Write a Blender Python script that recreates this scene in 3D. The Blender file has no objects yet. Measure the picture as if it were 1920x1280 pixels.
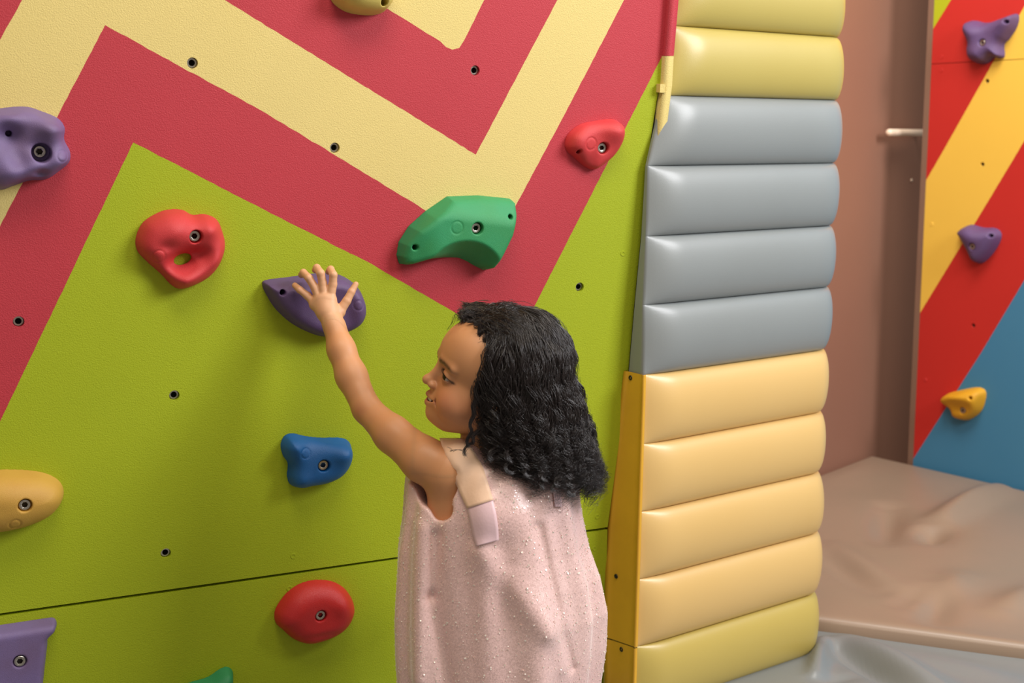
import bpy, math, random
import numpy as np
from mathutils import Vector, Matrix
from mathutils.bvhtree import BVHTree
from mathutils.geometry import delaunay_2d_cdt
random.seed(7); RNG = np.random.default_rng(7)
SC = bpy.context.scene
COL = SC.collection

# ------------------------------------------------------------------ camera
FPX = 2500.0
PITCH = math.atan(378 / 2500.0)
CAMH = 1.15
F_ = np.array([0, math.cos(PITCH), -math.sin(PITCH)])
U_ = np.array([0, math.sin(PITCH), math.cos(PITCH)])
R_ = np.array([1.0, 0, 0])
C_ = np.array([0, 0, CAMH])
cam = bpy.data.cameras.new('camera'); co = bpy.data.objects.new('camera', cam); COL.objects.link(co)
cam.sensor_width = 36; cam.lens = FPX / 1920 * 36; cam.clip_start = 0.05
co.location = C_; co.rotation_euler = (math.pi / 2 - PITCH, 0, 0)
SC.camera = co
cam.dof.use_dof = True; cam.dof.focus_distance = 2.3; cam.dof.aperture_fstop = 5.0

# ------------------------------------------------------------------ world and lights
w = bpy.data.worlds.new('room_light'); SC.world = w; w.use_nodes = True
bg = w.node_tree.nodes['Background']; bg.inputs[0].default_value = (1.0, 0.90, 0.78, 1); bg.inputs[1].default_value = 0.33
def area(name, loc, target, size, power, color):
    l = bpy.data.lights.new(name, 'AREA'); l.shape = 'RECTANGLE'; l.size, l.size_y = size; l.energy = power; l.color = color
    o = bpy.data.objects.new(name, l); COL.objects.link(o); o.location = loc
    o.rotation_euler = (Vector(target) - Vector(loc)).to_track_quat('-Z', 'Y').to_euler()
    return o
area('window_light', (3.1, 1.2, 2.75), (0.2, 2.5, 0.8), (1.5, 1.3), 132, (0.97, 0.97, 1.0))
area('ceiling_light', (0.2, 1.0, 3.3), (0.1, 2.6, 0.9), (1.5, 0.8), 42, (1.0, 0.90, 0.76))
area('ceiling_light', (0.9, 3.0, 3.3), (1.7, 4.2, 0.8), (1.4, 1.0), 74, (1.0, 0.95, 0.88))
vs = SC.view_settings
vs.view_transform = 'Standard'; vs.look = 'None'; vs.gamma = 1; vs.use_curve_mapping = False; vs.exposure = 0.0

# ------------------------------------------------------------------ helpers
def ray(x, y): return F_ + (x - 960) / FPX * R_ + (640 - y) / FPX * U_
def W(x, y, D): return C_ + ray(x, y) * D                       # a point at depth D
def on_plane(x, y, P, n):
    d = ray(x, y); return C_ + d * (np.dot(np.asarray(P) - C_, n) / np.dot(d, n))
def floor_pt(x, y, z=0.0):
    d = ray(x, y); return C_ + d * (z - CAMH) / d[2]
def lin(c):
    return tuple(((v / 255) / 12.92 if v / 255 <= 0.04045 else ((v / 255 + 0.055) / 1.055) ** 2.4) for v in c)

def material(name, rgb, rough=0.6, bump=(0, 0), var=None, metal=0.0, coat=0.0, sss=0.0, sheen=0.0, spec=0.5, vcol=False, detail=3):
    m = bpy.data.materials.new(name); m.use_nodes = True
    nt = m.node_tree; N = nt.nodes; L = nt.links; b = N['Principled BSDF']
    c = lin(rgb) + (1,)
    b.inputs['Base Color'].default_value = c; b.inputs['Roughness'].default_value = rough
    b.inputs['Metallic'].default_value = metal; b.inputs['Coat Weight'].default_value = coat
    b.inputs['Coat Roughness'].default_value = 0.25
    b.inputs['Specular IOR Level'].default_value = spec
    if sheen: b.inputs['Sheen Weight'].default_value = sheen
    if sss:
        b.inputs['Subsurface Weight'].default_value = sss; b.inputs['Subsurface Radius'].default_value = (1, 0.4, 0.2)
        b.inputs['Subsurface Scale'].default_value = 0.006
    tc = N.new('ShaderNodeTexCoord')
    base = None
    if vcol:
        a = N.new('ShaderNodeAttribute'); a.attribute_name = 'paint'; base = a.outputs['Color']
        L.new(base, b.inputs['Base Color'])
    if var:                                                        # (scale, amount, other colour)
        nz = N.new('ShaderNodeTexNoise'); nz.inputs['Scale'].default_value = var[0]; nz.inputs['Detail'].default_value = 5
        L.new(tc.outputs['Object'], nz.inputs['Vector'])
        rp = N.new('ShaderNodeMapRange'); rp.inputs['From Min'].default_value = 0.42; rp.inputs['From Max'].default_value = 0.72
        rp.inputs['To Max'].default_value = var[1]; L.new(nz.outputs['Fac'], rp.inputs['Value'])
        mx = N.new('ShaderNodeMix'); mx.data_type = 'RGBA'
        mx.inputs[6].default_value = c; mx.inputs[7].default_value = lin(var[2]) + (1,)
        if base: L.new(base, mx.inputs[6])
        L.new(rp.outputs[0], mx.inputs[0]); L.new(mx.outputs[2], b.inputs['Base Color'])
    if bump[1]:
        nz = N.new('ShaderNodeTexNoise'); nz.inputs['Scale'].default_value = bump[0]; nz.inputs['Detail'].default_value = detail
        L.new(tc.outputs['Object'], nz.inputs['Vector'])
        bp = N.new('ShaderNodeBump'); bp.inputs['Strength'].default_value = bump[1]; bp.inputs['Distance'].default_value = 0.002
        L.new(nz.outputs['Fac'], bp.inputs['Height']); L.new(bp.outputs[0], b.inputs['Normal'])
    return m

def link(name, me, mats, parent=None, label=None, cat=None, kind=None, group=None, smooth=True):
    o = bpy.data.objects.new(name, me); COL.objects.link(o)
    if not isinstance(mats, (list, tuple)): mats = [mats]
    for m in mats: me.materials.append(m)
    if smooth and len(me.polygons): me.polygons.foreach_set('use_smooth', [True] * len(me.polygons))
    if parent: o.parent = parent
    for k, v in (('label', label), ('category', cat), ('kind', kind), ('group', group)):
        if v: o[k] = v
    return o
def mesh(verts, faces, name='m', midx=None):
    me = bpy.data.meshes.new(name)
    me.from_pydata([tuple(map(float, v)) for v in verts], [], [tuple(int(i) for i in f) for f in faces])
    if midx is not None: me.polygons.foreach_set('material_index', midx)
    me.update(); return me
def fast_mesh(V, Fq, name='m'):
    me = bpy.data.meshes.new(name); V = np.asarray(V, np.float32); Fq = np.asarray(Fq, np.int32); k = Fq.shape[1]
    me.vertices.add(len(V)); me.vertices.foreach_set('co', V.ravel())
    me.loops.add(Fq.size); me.loops.foreach_set('vertex_index', Fq.ravel())
    me.polygons.add(len(Fq)); me.polygons.foreach_set('loop_start', np.arange(0, Fq.size, k, dtype=np.int32))
    me.polygons.foreach_set('loop_total', np.full(len(Fq), k, np.int32))
    me.update(calc_edges=True); me.validate(); return me
def grid_mesh(P, close_u=False):
    """P: array rows x cols x 3"""
    r, c = P.shape[:2]; idx = np.arange(r * c).reshape(r, c)
    a = idx[:-1, :-1]; b = idx[:-1, 1:]; cc = idx[1:, 1:]; d = idx[1:, :-1]
    fs = np.stack([a, b, cc, d], -1).reshape(-1, 4)
    if close_u:
        a = idx[:-1, -1]; b = idx[:-1, 0]; cc = idx[1:, 0]; d = idx[1:, -1]
        fs = np.vstack([fs, np.stack([a, b, cc, d], -1)])
    return fast_mesh(P.reshape(-1, 3), fs)
def smoothstep(x): x = np.clip(x, 0, 1); return x * x * (3 - 2 * x)

# ---- signed distance modelling
def surface_nets(vol, org, h):
    s = vol < 0
    n = [d - 1 for d in vol.shape]
    def cut(a, o): return a[o[0]:o[0] + n[0], o[1]:o[1] + n[1], o[2]:o[2] + n[2]]
    cs = [(i, j, k) for i in (0, 1) for j in (0, 1) for k in (0, 1)]
    cnt = sum(cut(s, o).astype(np.int8) for o in cs)
    act = (cnt > 0) & (cnt < 8)
    ii = np.argwhere(act); idx = -np.ones(act.shape, np.int64); idx[act] = np.arange(len(ii))
    pos = np.zeros((len(ii), 3)); num = np.zeros(len(ii))
    for a in cs:
        for ax in range(3):
            if a[ax] == 1: continue
            b = list(a); b[ax] = 1
            va = vol[ii[:, 0] + a[0], ii[:, 1] + a[1], ii[:, 2] + a[2]]
            vb = vol[ii[:, 0] + b[0], ii[:, 1] + b[1], ii[:, 2] + b[2]]
            cr = (va < 0) != (vb < 0)
            t = np.where(cr, va / np.where(cr, va - vb, 1), 0)
            p = np.tile(np.array(a, float), (len(ii), 1)); p[:, ax] += t
            pos += p * cr[:, None]; num += cr
    V = (ii + pos / num[:, None]) * h + np.asarray(org)
    faces = []
    for ax in range(3):
        o1, o2 = [(1, 2), (2, 0), (0, 1)][ax]
        sl = [slice(None)] * 3; sl[ax] = slice(0, -1); sa = s[tuple(sl)]
        sl[ax] = slice(1, None); sb = s[tuple(sl)]
        e = np.argwhere(sa != sb)
        e = e[(e[:, o1] > 0) & (e[:, o2] > 0) & (e[:, o1] < vol.shape[o1] - 1) & (e[:, o2] < vol.shape[o2] - 1)]
        if not len(e): continue
        q = []
        for d1, d2 in ((-1, -1), (0, -1), (0, 0), (-1, 0)):
            c = e.copy(); c[:, o1] += d1; c[:, o2] += d2
            q.append(idx[c[:, 0], c[:, 1], c[:, 2]])
        q = np.stack(q, -1); flip = ~sa[e[:, 0], e[:, 1], e[:, 2]]
        q[flip] = q[flip][:, ::-1]; faces.append(q)
    Fq = np.vstack(faces); Fq = Fq[(Fq >= 0).all(1)]
    return V, Fq
def smin(a, b, k):
    h = np.clip(0.5 + 0.5 * (b - a) / k, 0, 1); return b + (a - b) * h - k * h * (1 - h)
def smax(a, b, k): return -smin(-a, -b, k)
def sd_ell(P, c, r, rot=None):
    q = P - np.asarray(c, np.float32)
    if rot is not None: q = q @ np.asarray(rot, np.float32)        # columns of rot = local axes
    r = np.asarray(r, np.float32)
    k0 = np.sqrt(((q / r) ** 2).sum(-1)); k1 = np.sqrt(((q / (r * r)) ** 2).sum(-1)) + 1e-9
    return k0 * (k0 - 1) / k1
def sd_cap(P, a, b, ra, rb):
    a = np.asarray(a, np.float32); b = np.asarray(b, np.float32); ab = b - a
    t = np.clip(((P - a) @ ab) / (ab @ ab), 0, 1)
    return np.sqrt(((P - a - t[..., None] * ab) ** 2).sum(-1)) - (ra + (rb - ra) * t)
def grid_pts(lo, hi, h):
    n = [int(math.ceil((hi[i] - lo[i]) / h)) + 1 for i in range(3)]
    ax = [lo[i] + np.arange(n[i], dtype=np.float32) * h for i in range(3)]
    return np.stack(np.meshgrid(*ax, indexing='ij'), -1).astype(np.float32)

# ------------------------------------------------------------------ frames of the place
AC = math.radians(37)
CE = np.array([math.cos(AC), math.sin(AC), 0]); CN = np.array([math.sin(AC), -math.cos(AC), 0]); CB = -CN
P0 = floor_pt(1522, 1215)
AW = math.radians(25.546)
WH = np.array([math.cos(AW), math.sin(AW), 0]); WG = np.array([-math.sin(AW), math.cos(AW), 0])
WK = 0.07526578; WC = 2.32526908
_n = WG + np.array([0, 0, WK]); WN = -_n / np.linalg.norm(_n)      # towards the room
WV = np.cross(WH, -WN); WV = WV if WV[2] > 0 else -WV
def wall_px(x, y):
    d = ray(x, y); return C_ + d * (WC - _n @ C_) / (_n @ d)
WO = wall_px(960, 640)
def wuv(x, y): q = wall_px(x, y) - WO; return float(q @ WH), float(q @ WV)
def wpt(u, v, d=0.0): return WO + WH * u + WV * v + WN * d
# right wall
AR = math.radians(126.8)
RH = -np.array([math.cos(AR), math.sin(AR), 0])                    # to the right in the picture
RN = np.array([-math.sin(AR), math.cos(AR), 0]); RN = RN if RN[1] < 0 else -RN
MATZ = 0.03
RO = floor_pt(1712, 868, MATZ)
RV = np.array([0, 0, 1.0])
def rwall_px(x, y): return on_plane(x, y, RO, RN)
def ruv(x, y): q = rwall_px(x, y) - RO; return float(q @ RH), float(q @ RV)
def rpt(u, v, d=0.0): return RO + RH * u + RV * v + RN * d

# ------------------------------------------------------------------ materials
BW = (520, 0.5)
M = {}
M['green'] = material('lime_paint', (164, 178, 8), 0.7, BW, (3.0, 0.35, (150, 166, 6)))
M['red'] = material('crimson_paint', (190, 52, 64), 0.62, BW, (3.0, 0.35, (172, 42, 52)))
M['yellow'] = material('cream_yellow_paint', (226, 204, 128), 0.7, BW, (3.0, 0.35, (218, 194, 112)))
M['red2'] = material('scarlet_paint', (196, 38, 30), 0.6, (300, 0.15), (2.0, 0.3, (180, 32, 26)))
M['yellow2'] = material('golden_paint', (240, 196, 76), 0.6, (300, 0.15), (2.0, 0.3, (228, 184, 66)))
M['blue2'] = material('teal_blue_paint', (62, 128, 166), 0.6, (300, 0.15), (2.0, 0.3, (72, 134, 164)))
M['green2'] = material('leaf_paint', (176, 184, 20), 0.6)
M['dark'] = material('dark_backing', (22, 18, 14), 0.9)
M['brown'] = material('brown_wall_paint', (148, 104, 84), 0.6, (250, 0.12), (1.5, 0.4, (136, 96, 74)))
M['brown_trim'] = material('brown_jamb_paint', (132, 102, 84), 0.55, (250, 0.1))
M['steel'] = material('bolt_steel', (190, 184, 174), 0.28, metal=1.0, bump=(900, 0.2))
M['socket'] = material('socket_shadow', (70, 62, 52), 0.5, metal=0.8)
M['handle'] = material('pale_handle', (240, 214, 190), 0.3, coat=0.3)
M['screw'] = material('black_screw', (30, 24, 20), 0.5)
M['vy1'] = material('mustard_vinyl', (186, 168, 90), 0.41, (700, 0.12), (4, 0.3, (180, 160, 78)), coat=0.25)
M['vg'] = material('grey_vinyl', (138, 143, 143), 0.41, (700, 0.12), (4, 0.3, (130, 134, 132)), coat=0.25)
M['vy2'] = material('honey_vinyl', (222, 184, 116), 0.40, (700, 0.12), (4, 0.3, (216, 176, 104)), coat=0.3)
M['vflap'] = material('amber_vinyl', (230, 174, 50), 0.42, (700, 0.15), (6, 0.5, (200, 148, 44)), coat=0.15)
M['mat_taupe'] = material('taupe_mat_vinyl', (144, 121, 102), 0.42, (500, 0.1), (1.6, 0.6, (128, 116, 98)), coat=0.15)
M['mat_grey'] = material('grey_mat_vinyl', (120, 124, 125), 0.38, (500, 0.1), (1.4, 0.6, (118, 118, 116)), coat=0.2)
M['floor'] = material('floor_screed', (120, 112, 104), 0.8)
def hold_mat(n, c, c2, rough=0.55):
    return material(n, c, rough, (900, 0.35), (14, 0.55, c2))
H = dict(purple=hold_mat('purple_resin', (118, 100, 146), (110, 84, 108)), purple_dark=hold_mat('plum_resin', (94, 72, 116), (88, 62, 92)),
         red=hold_mat('coral_red_resin', (206, 58, 62), (196, 50, 50)), green=hold_mat('green_resin', (44, 146, 92), (52, 138, 70)),
         blue=hold_mat('blue_resin', (14, 92, 158), (20, 76, 128), 0.45), yellow=hold_mat('ochre_resin', (200, 156, 66), (190, 140, 60)),
         redd=hold_mat('glossy_red_resin', (204, 40, 40), (188, 34, 40), 0.4), cheese=hold_mat('cream_resin', (216, 196, 104), (206, 186, 90)),
         gold=hold_mat('golden_resin', (216, 158, 24), (204, 146, 20)), teal=hold_mat('teal_green_resin', (40, 140, 84), (60, 140, 96)))

# ------------------------------------------------------------------ painted wall panels (real holes, real seams)
def panel(parent, name, rect, bands, colours, mats, holes, pt, right_edge=None, depth=0.018):
    """rect u0,u1,v0,v1; bands: list of polylines v(u), top colour last; holes (u,v,r)"""
    u0, u1, v0, v1 = rect
    V = []; E = []
    def poly(pts, closed):
        s = len(V); V.extend(pts)
        for i in range(len(pts) - (0 if closed else 1)): E.append((s + i, s + (i + 1) % len(pts)))
    if right_edge is not None:
        ru = np.array([p[0] for p in right_edge]); rv = np.array([p[1] for p in right_edge]); o = np.argsort(rv); ru = ru[o]; rv = rv[o]
        redge = lambda v: float(np.interp(v, rv, ru))
        vv = [v0] + [float(t) for t in rv if v0 < t < v1] + [v1]
        outer = [(u0, v0)] + [(redge(t), t) for t in vv] + [(u0, v1)]
    else:
        redge = lambda v: u1
        outer = [(u0, v0), (u1, v0), (u1, v1), (u0, v1)]
    poly(outer, True)
    for b in bands:
        q = []
        for (a, c) in zip(b[:-1], b[1:]):
            L = math.hypot(c[0] - a[0], c[1] - a[1]); n = max(1, int(L / 0.009))
            for i in range(n):
                t = i / n; j = 0.0005 * random.gauss(0, 1) if 0 < i else 0
                q.append((a[0] + (c[0] - a[0]) * t, a[1] + (c[1] - a[1]) * t + j))
        q.append(b[-1]); poly(q, False)
    for (hu, hv, r) in holes:
        if v0 < hv < v1: poly([(hu + r * math.cos(a * math.pi / 8), hv + r * math.sin(a * math.pi / 8)) for a in range(16)], True)
    vo, eo, fo, *_ = delaunay_2d_cdt([Vector(v) for v in V], E, [], 0, 1e-6)
    fs = []; mi = []
    for f in fo:
        c = sum((vo[i] for i in f), Vector((0, 0))) / len(f)
        if not (u0 < c.x < redge(c.y) and v0 < c.y < v1): continue
        if any((c.x - a) ** 2 + (c.y - b) ** 2 < (r * 0.97) ** 2 for a, b, r in holes): continue
        k = 0
        for b in bands:
            if c.y > np.interp(c.x, [p[0] for p in b], [p[1] for p in b]): k += 1
        fs.append(tuple(f)); mi.append(colours[k])
    edges = {}
    for fi, f in enumerate(fs):
        for a, b in zip(f, f[1:] + f[:1]): edges.setdefault((min(a, b), max(a, b)), []).append((fi, a, b))
    P = [pt(v.x, v.y) for v in vo]; back = {}
    for e, l in edges.items():
        if len(l) != 1: continue
        fi, a, b = l[0]
        for i in (a, b):
            if i not in back: back[i] = len(P); P.append(pt(vo[i].x, vo[i].y, -depth))
        fs.append((b, a, back[a], back[b])); mi.append(mi[fi])
    me = mesh(P, fs, name, mi)
    return link(name, me, mats, parent, smooth=False)

def ring_mesh(prof, n=20):
    V = []; Fc = []
    for (r, z) in prof:
        for i in range(n): V.append((r * math.cos(2 * math.pi * i / n), r * math.sin(2 * math.pi * i / n), z))
    for k in range(len(prof) - 1):
        for i in range(n): Fc.append((k * n + i, k * n + (i + 1) % n, (k + 1) * n + (i + 1) % n, (k + 1) * n + i))
    return V, Fc
def frame_mat(pos, x, z):
    z = np.asarray(z) / np.linalg.norm(z); x = np.asarray(x) - z * np.dot(x, z); x /= np.linalg.norm(x); y = np.cross(z, x)
    m = Matrix.Identity(4)
    for i in range(3): m[i][0] = x[i]; m[i][1] = y[i]; m[i][2] = z[i]; m[i][3] = pos[i]
    return m
# tee nut sleeve seen inside a bolt hole
tv, tf = ring_mesh([(0.0078, -0.006), (0.0052, -0.006), (0.0050, -0.017)], 16)
tee_me = mesh(tv, tf); tee_me.materials.append(M['steel'])
# countersunk painted screw
def screw_mesh(m, r=0.0045):
    sv, sf = ring_mesh([(r * 1.15, 0.0), (r, 0.0012), (r * 0.55, 0.0011), (r * 0.35, -0.0008)], 14); sf.append(tuple(range(42, 56)))
    me = mesh(sv, sf); me.materials.append(m); return me
screw_black = screw_mesh(M['screw'], 0.0045)
def put(name, me, mtx, parent):
    o = bpy.data.objects.new(name, me); COL.objects.link(o); o.parent = parent; o.matrix_world = mtx; o.matrix_basis = mtx
    return o

# left climbing wall
HOLES = [(361, 118), (628, 277), (891, 132), (35, 603), (1087, 538), (327, 741), (311, 1037)]
holes = [wuv(*h) + (0.0090,) for h in HOLES]
B1 = [(-160, 1126), (0, 790), (250, 267), (560, 426), (690, 491), (845, 581), (964, 650), (1003, 572), (1235, 118), (1400, -205)]
B2 = [(-200, 818), (0, 424), (197, 47), (500, 213), (730, 353), (921, 468), (984, 354), (1061, 210), (1170, 0), (1300, -250)]
B3 = [(-200, 469), (0, 75), (140, -178), (418, -2), (892, 290), (1045, 0), (1180, -258)]
B4 = [(-20, -420), (300, -250), (726, 16), (825, 77), (836, 88), (848, 93), (861, 90), (870, 76), (908, 0), (1020, -223)]
bands = [[wuv(*p) for p in b] for b in (B1, B2, B3, B4)]
for b in bands:                                                    # carry the stripes on past the frame
    b.insert(0, (b[0][0] - 1.5, b[0][1] - 2.6)); b.append((b[-1][0] + 1.5, b[-1][1] + 2.6))
EDGE = [(1275, -150), (1262, 0), (1248, 100), (1231, 190), (1214, 300), (1202, 441), (1189, 572), (1178, 697), (1158, 850), (1139, 990), (1134, 1195), (1130, 1400)]
redge = [wuv(*p) for p in EDGE]
seam_v = wuv(0, 1152)[1] * 0.5 + wuv(1138, 991)[1] * 0.5
bk = [(-2.4, -1.2), (redge[-1][0] - 0.004, -1.2)] + [(u - 0.004, v) for u, v in reversed(redge)] + [(redge[0][0] + 0.05, 1.5), (-2.4, 1.5)]
nb = len(bk)
wl = mesh([wpt(u, v, -0.0185) for u, v in bk] + [wpt(u, v, -0.04) for u, v in bk],
          [tuple(range(nb)), tuple(range(nb, 2 * nb))[::-1]] + [(i, nb + i, nb + (i + 1) % nb, (i + 1) % nb) for i in range(nb)])
wall_left = link('wall_left', wl, M['dark'], kind='structure', smooth=False)
vbot = -(WO[2]) / WV[2] + 0.02
cm = [M['green'], M['red'], M['yellow']]
panel(wall_left, 'wall_panel', (-2.3, 0, seam_v + 0.0028, 1.45), bands, [0, 1, 2, 1, 2], cm, holes, wpt, redge)
panel(wall_left, 'wall_panel', (-2.3, 0, vbot, seam_v - 0.0028), bands, [0, 1, 2, 1, 2], cm, holes, wpt, redge)
for (u, v, r) in holes:
    put('bolt_sleeve', tee_me, frame_mat(wpt(u, v), WH, WN), wall_left)
sg = screw_mesh(M['green'], 0.0052)
for q in [(1168, 475), (550, 1042), (543, 1103), (1120, 968), (1115, 1028)]:
    u, v = wuv(*q); put('screw', sg, frame_mat(wpt(u, v, -0.0004), WH, WN), wall_left)

# right climbing wall
rb1 = [ruv(*p) for p in [(1640, 960), (1715, 856), (1840, 660), (1920, 526), (2100, 225)]]
rb2 = [ruv(*p) for p in [(1640, 730), (1726, 585), (1851, 380), (1920, 265), (2100, -35)]]
rb3 = [ruv(*p) for p in [(1640, 510), (1740, 332), (1770, 280), (1920, 13), (2100, -310)]]
rb4 = [ruv(*p) for p in [(1640, 250), (1752, 50), (1783, 0), (1950, -290)]]
for b in (rb1, rb2, rb3, rb4): b.insert(0, (b[0][0] - 2, b[0][1] - 3)); b.append((b[-1][0] + 2, b[-1][1] + 3))
rholes = [ruv(*q) + (0.0075,) for q in [(1851, 152), (1842, 308), (1825, 610)]]
rseam = ruv(1800, 117)[1]
wall_right = link('wall_right', mesh([rpt(0.0, -0.1, -0.019), rpt(2.2, -0.1, -0.019), rpt(2.2, 2.3, -0.019), rpt(0, 2.3, -0.019),
                                      rpt(0.0, -0.1, -0.09), rpt(2.2, -0.1, -0.09), rpt(2.2, 2.3, -0.09), rpt(0, 2.3, -0.09)],
                                     [(0, 1, 2, 3), (7, 6, 5, 4), (0, 4, 5, 1), (1, 5, 6, 2), (2, 6, 7, 3), (3, 7, 4, 0)]), M['brown_trim'], kind='structure', smooth=False)
REDG = [(1752.5, 0), (1741.5, 280), (1735, 380), (1722, 660), (1711.6, 870)]
rbd = [rb1, rb2, rb3, rb4]; rc = [0, 1, 2, 1, 3]; rm = [M['blue2'], M['red2'], M['yellow2'], M['green2']]
panel(wall_right, 'wall_panel', (0, 2.2, rseam + 0.001, 2.3), rbd, rc, rm, rholes, rpt)
panel(wall_right, 'wall_panel', (0, 2.2, -0.1, rseam - 0.001), rbd, rc, rm, rholes, rpt)
for (u, v, r) in rholes: put('bolt_sleeve', tee_me, frame_mat(rpt(u, v), RH, RN), wall_right)
sr = screw_mesh(M['red2'], 0.006); sy = screw_mesh(M['yellow2'], 0.006)
for q, s in [((1765, 107), sr), ((1765, 132), sr), ((1747, 420), sy), ((1735, 712), sr), ((1880, 815), None)]:
    if s: u, v = ruv(*q); put('screw', s, frame_mat(rpt(u, v), RH, RN), wall_right)

# brown back wall and its door
_a = floor_pt(1633, 852, 0.03); _b = floor_pt(1540, 887, 0.03)
DE = (_a - _b) / np.linalg.norm(_a - _b); DN = np.array([DE[1], -DE[0], 0])
BO = _a * [1, 1, 0] - DN * 0.012
def bpt(u, z, d=0.0): return BO + DE * u + np.array([0, 0, z]) + DN * d
def bu(x, y): return float((on_plane(x, y, BO, DN) - BO) @ DE)
def box_on(ptf, u0, u1, z0, z1, d0, d1):
    V = [ptf(u, z, d) for d in (d0, d1) for (u, z) in ((u0, z0), (u1, z0), (u1, z1), (u0, z1))]
    return V, [(4, 5, 6, 7), (3, 2, 1, 0), (0, 1, 5, 4), (1, 2, 6, 5), (2, 3, 7, 6), (3, 0, 4, 7)]
uj = bu(1737, 140)
V, Fc = box_on(bpt, -3.2, uj + 0.25, -0.08, 3.0, -0.1, -0.02)
wall_back = link('wall_back', mesh(V, Fc), M['brown'], kind='structure', smooth=False)
V, Fc = box_on(bpt, uj - 0.92, uj - 0.004, -0.08, 2.6, -0.02, 0.0)
door = link('door_1', mesh(V, Fc), M['brown'], kind='structure', smooth=False)
bm_mod = door.modifiers.new('bevel', 'BEVEL'); bm_mod.width = 0.003; bm_mod.segments = 2
V, Fc = box_on(rpt, -0.022, -0.0005, -0.1, 2.3, -0.09, 0.001)
link('trim_1', mesh(V, Fc), M['brown_trim'], kind='structure', smooth=False)
# lever handle: a rounded bar on a short neck
def tube(path, rad, n=10, cap=True):
    path = np.asarray(path, float); V = []; Fc = []; up = np.array([0.13, 0.21, 0.97])
    if np.isscalar(rad): rad = [rad] * len(path)
    for i, p in enumerate(path):
        t = path[min(i + 1, len(path) - 1)] - path[max(i - 1, 0)]; t /= np.linalg.norm(t) + 1e-12
        a = np.cross(t, up); a /= np.linalg.norm(a) + 1e-12; b = np.cross(t, a)
        for k in range(n): V.append(p + rad[i] * (a * math.cos(2 * math.pi * k / n) + b * math.sin(2 * math.pi * k / n)))
    for i in range(len(path) - 1):
        for k in range(n): Fc.append((i * n + k, i * n + (k + 1) % n, (i + 1) * n + (k + 1) % n, (i + 1) * n + k))
    if cap: Fc.append(tuple(range(n))[::-1]); Fc.append(tuple(range((len(path) - 1) * n, len(path) * n)))
    return V, Fc
hz = float((on_plane(1690, 249, BO, DN))[2]); h0 = bu(1652, 249) - 0.045; h1 = bu(1722, 249) - 0.03
pp = [bpt(h0 - 0.006, hz, 0.05), bpt(h0 - 0.002, hz, 0.05)] + [bpt(h0 + (h1 - h0) * t, hz, 0.05) for t in (0.02, 0.5, 0.97)] + [bpt(h1 + 0.004, hz, 0.048), bpt(h1 + 0.007, hz, 0.04)]
V, Fc = tube(pp, [0.005, 0.011, 0.013, 0.013, 0.013, 0.012, 0.006], 14)
handle = link('door_handle', mesh(V, Fc), M['handle'], door, label='pale bar handle')
V, Fc = tube([bpt(h1 - 0.012, hz, 0.045), bpt(h1 - 0.012, hz, 0.0)], 0.008, 12); link('handle_neck', mesh(V, Fc), M['brown_trim'], handle)
V, Fc = tube([bpt(h1 - 0.014, hz - 0.17, 0.004), bpt(h1 - 0.014, hz - 0.17, 0.0)], 0.006, 12); link('lock_pin', mesh(V, Fc), M['handle'], door)

# ------------------------------------------------------------------ floor and mats
V = [(-4, -1.5, -0.08), (4.5, -1.5, -0.08), (4.5, 7, -0.08), (-4, 7, -0.08), (-4, -1.5, -0.2), (4.5, -1.5, -0.2), (4.5, 7, -0.2), (-4, 7, -0.2)]
link('floor', mesh(V, [(0, 1, 2, 3), (7, 6, 5, 4), (0, 4, 5, 1), (1, 5, 6, 2), (2, 6, 7, 3), (3, 7, 4, 0)]), M['floor'], kind='structure', smooth=False)
def crease(X, Y, a, b, wd, amp):
    a = np.array(a[:2]); b = np.array(b[:2]); ab = b - a; L = ab @ ab
    t = np.clip(((X - a[0]) * ab[0] + (Y - a[1]) * ab[1]) / L, 0, 1)
    d = np.hypot(X - a[0] - t * ab[0], Y - a[1] - t * ab[1])
    return amp * np.exp(-(d / wd) ** 2) * np.sin(math.pi * (0.15 + 0.7 * t))
def mat_slab(corners, n, z, thick, creases, wav, knee=None):
    A, B, Cc, D = [np.array(c) for c in corners]                   # around
    s = np.linspace(0, 1, n)[:, None, None]; t = np.linspace(0, 1, n)[None, :, None]
    left = A * (1 - s) + D * s
    if knee is not None: k = np.array(knee); left = np.where(s < 0.5, A * (1 - 2 * s) + k * 2 * s, k * (2 - 2 * s) + D * (2 * s - 1))
    P = left * (1 - t) + (B * (1 - s) + Cc * s) * t
    X, Y = P[..., 0], P[..., 1]; Z = np.full_like(X, z)
    for c in creases: Z += crease(X, Y, *c)
    for (kx, ky, ph, am) in wav: Z += am * np.sin(kx * X + ky * Y + ph + 1.5 * np.sin(ky * 0.6 * X - kx * 0.5 * Y))
    e = np.minimum(np.minimum(s[..., 0], 1 - s[..., 0]), np.minimum(t[..., 0], 1 - t[..., 0]))
    Z = z + (Z - z) * smoothstep(e / 0.05)
    Z -= 0.012 * (1 - smoothstep(e / 0.012)) ** 2
    P = np.dstack([X, Y, Z])
    P = np.concatenate([P[:1] * [1, 1, 0] + [0, 0, z - thick], P, P[-1:] * [1, 1, 0] + [0, 0, z - thick]], 0)
    P = np.concatenate([P[:, :1] * [1, 1, 0] + [0, 0, z - thick], P, P[:, -1:] * [1, 1, 0] + [0, 0, z - thick]], 1)
    return grid_mesh(P)
fA = floor_pt(1633, 852, MATZ); fB = floor_pt(1920, 918, MATZ)
dirR = (fB - fA) / np.linalg.norm(fB - fA); dirL = (floor_pt(1540, 887, MATZ) - fA); dirL /= np.linalg.norm(dirL)
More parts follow.
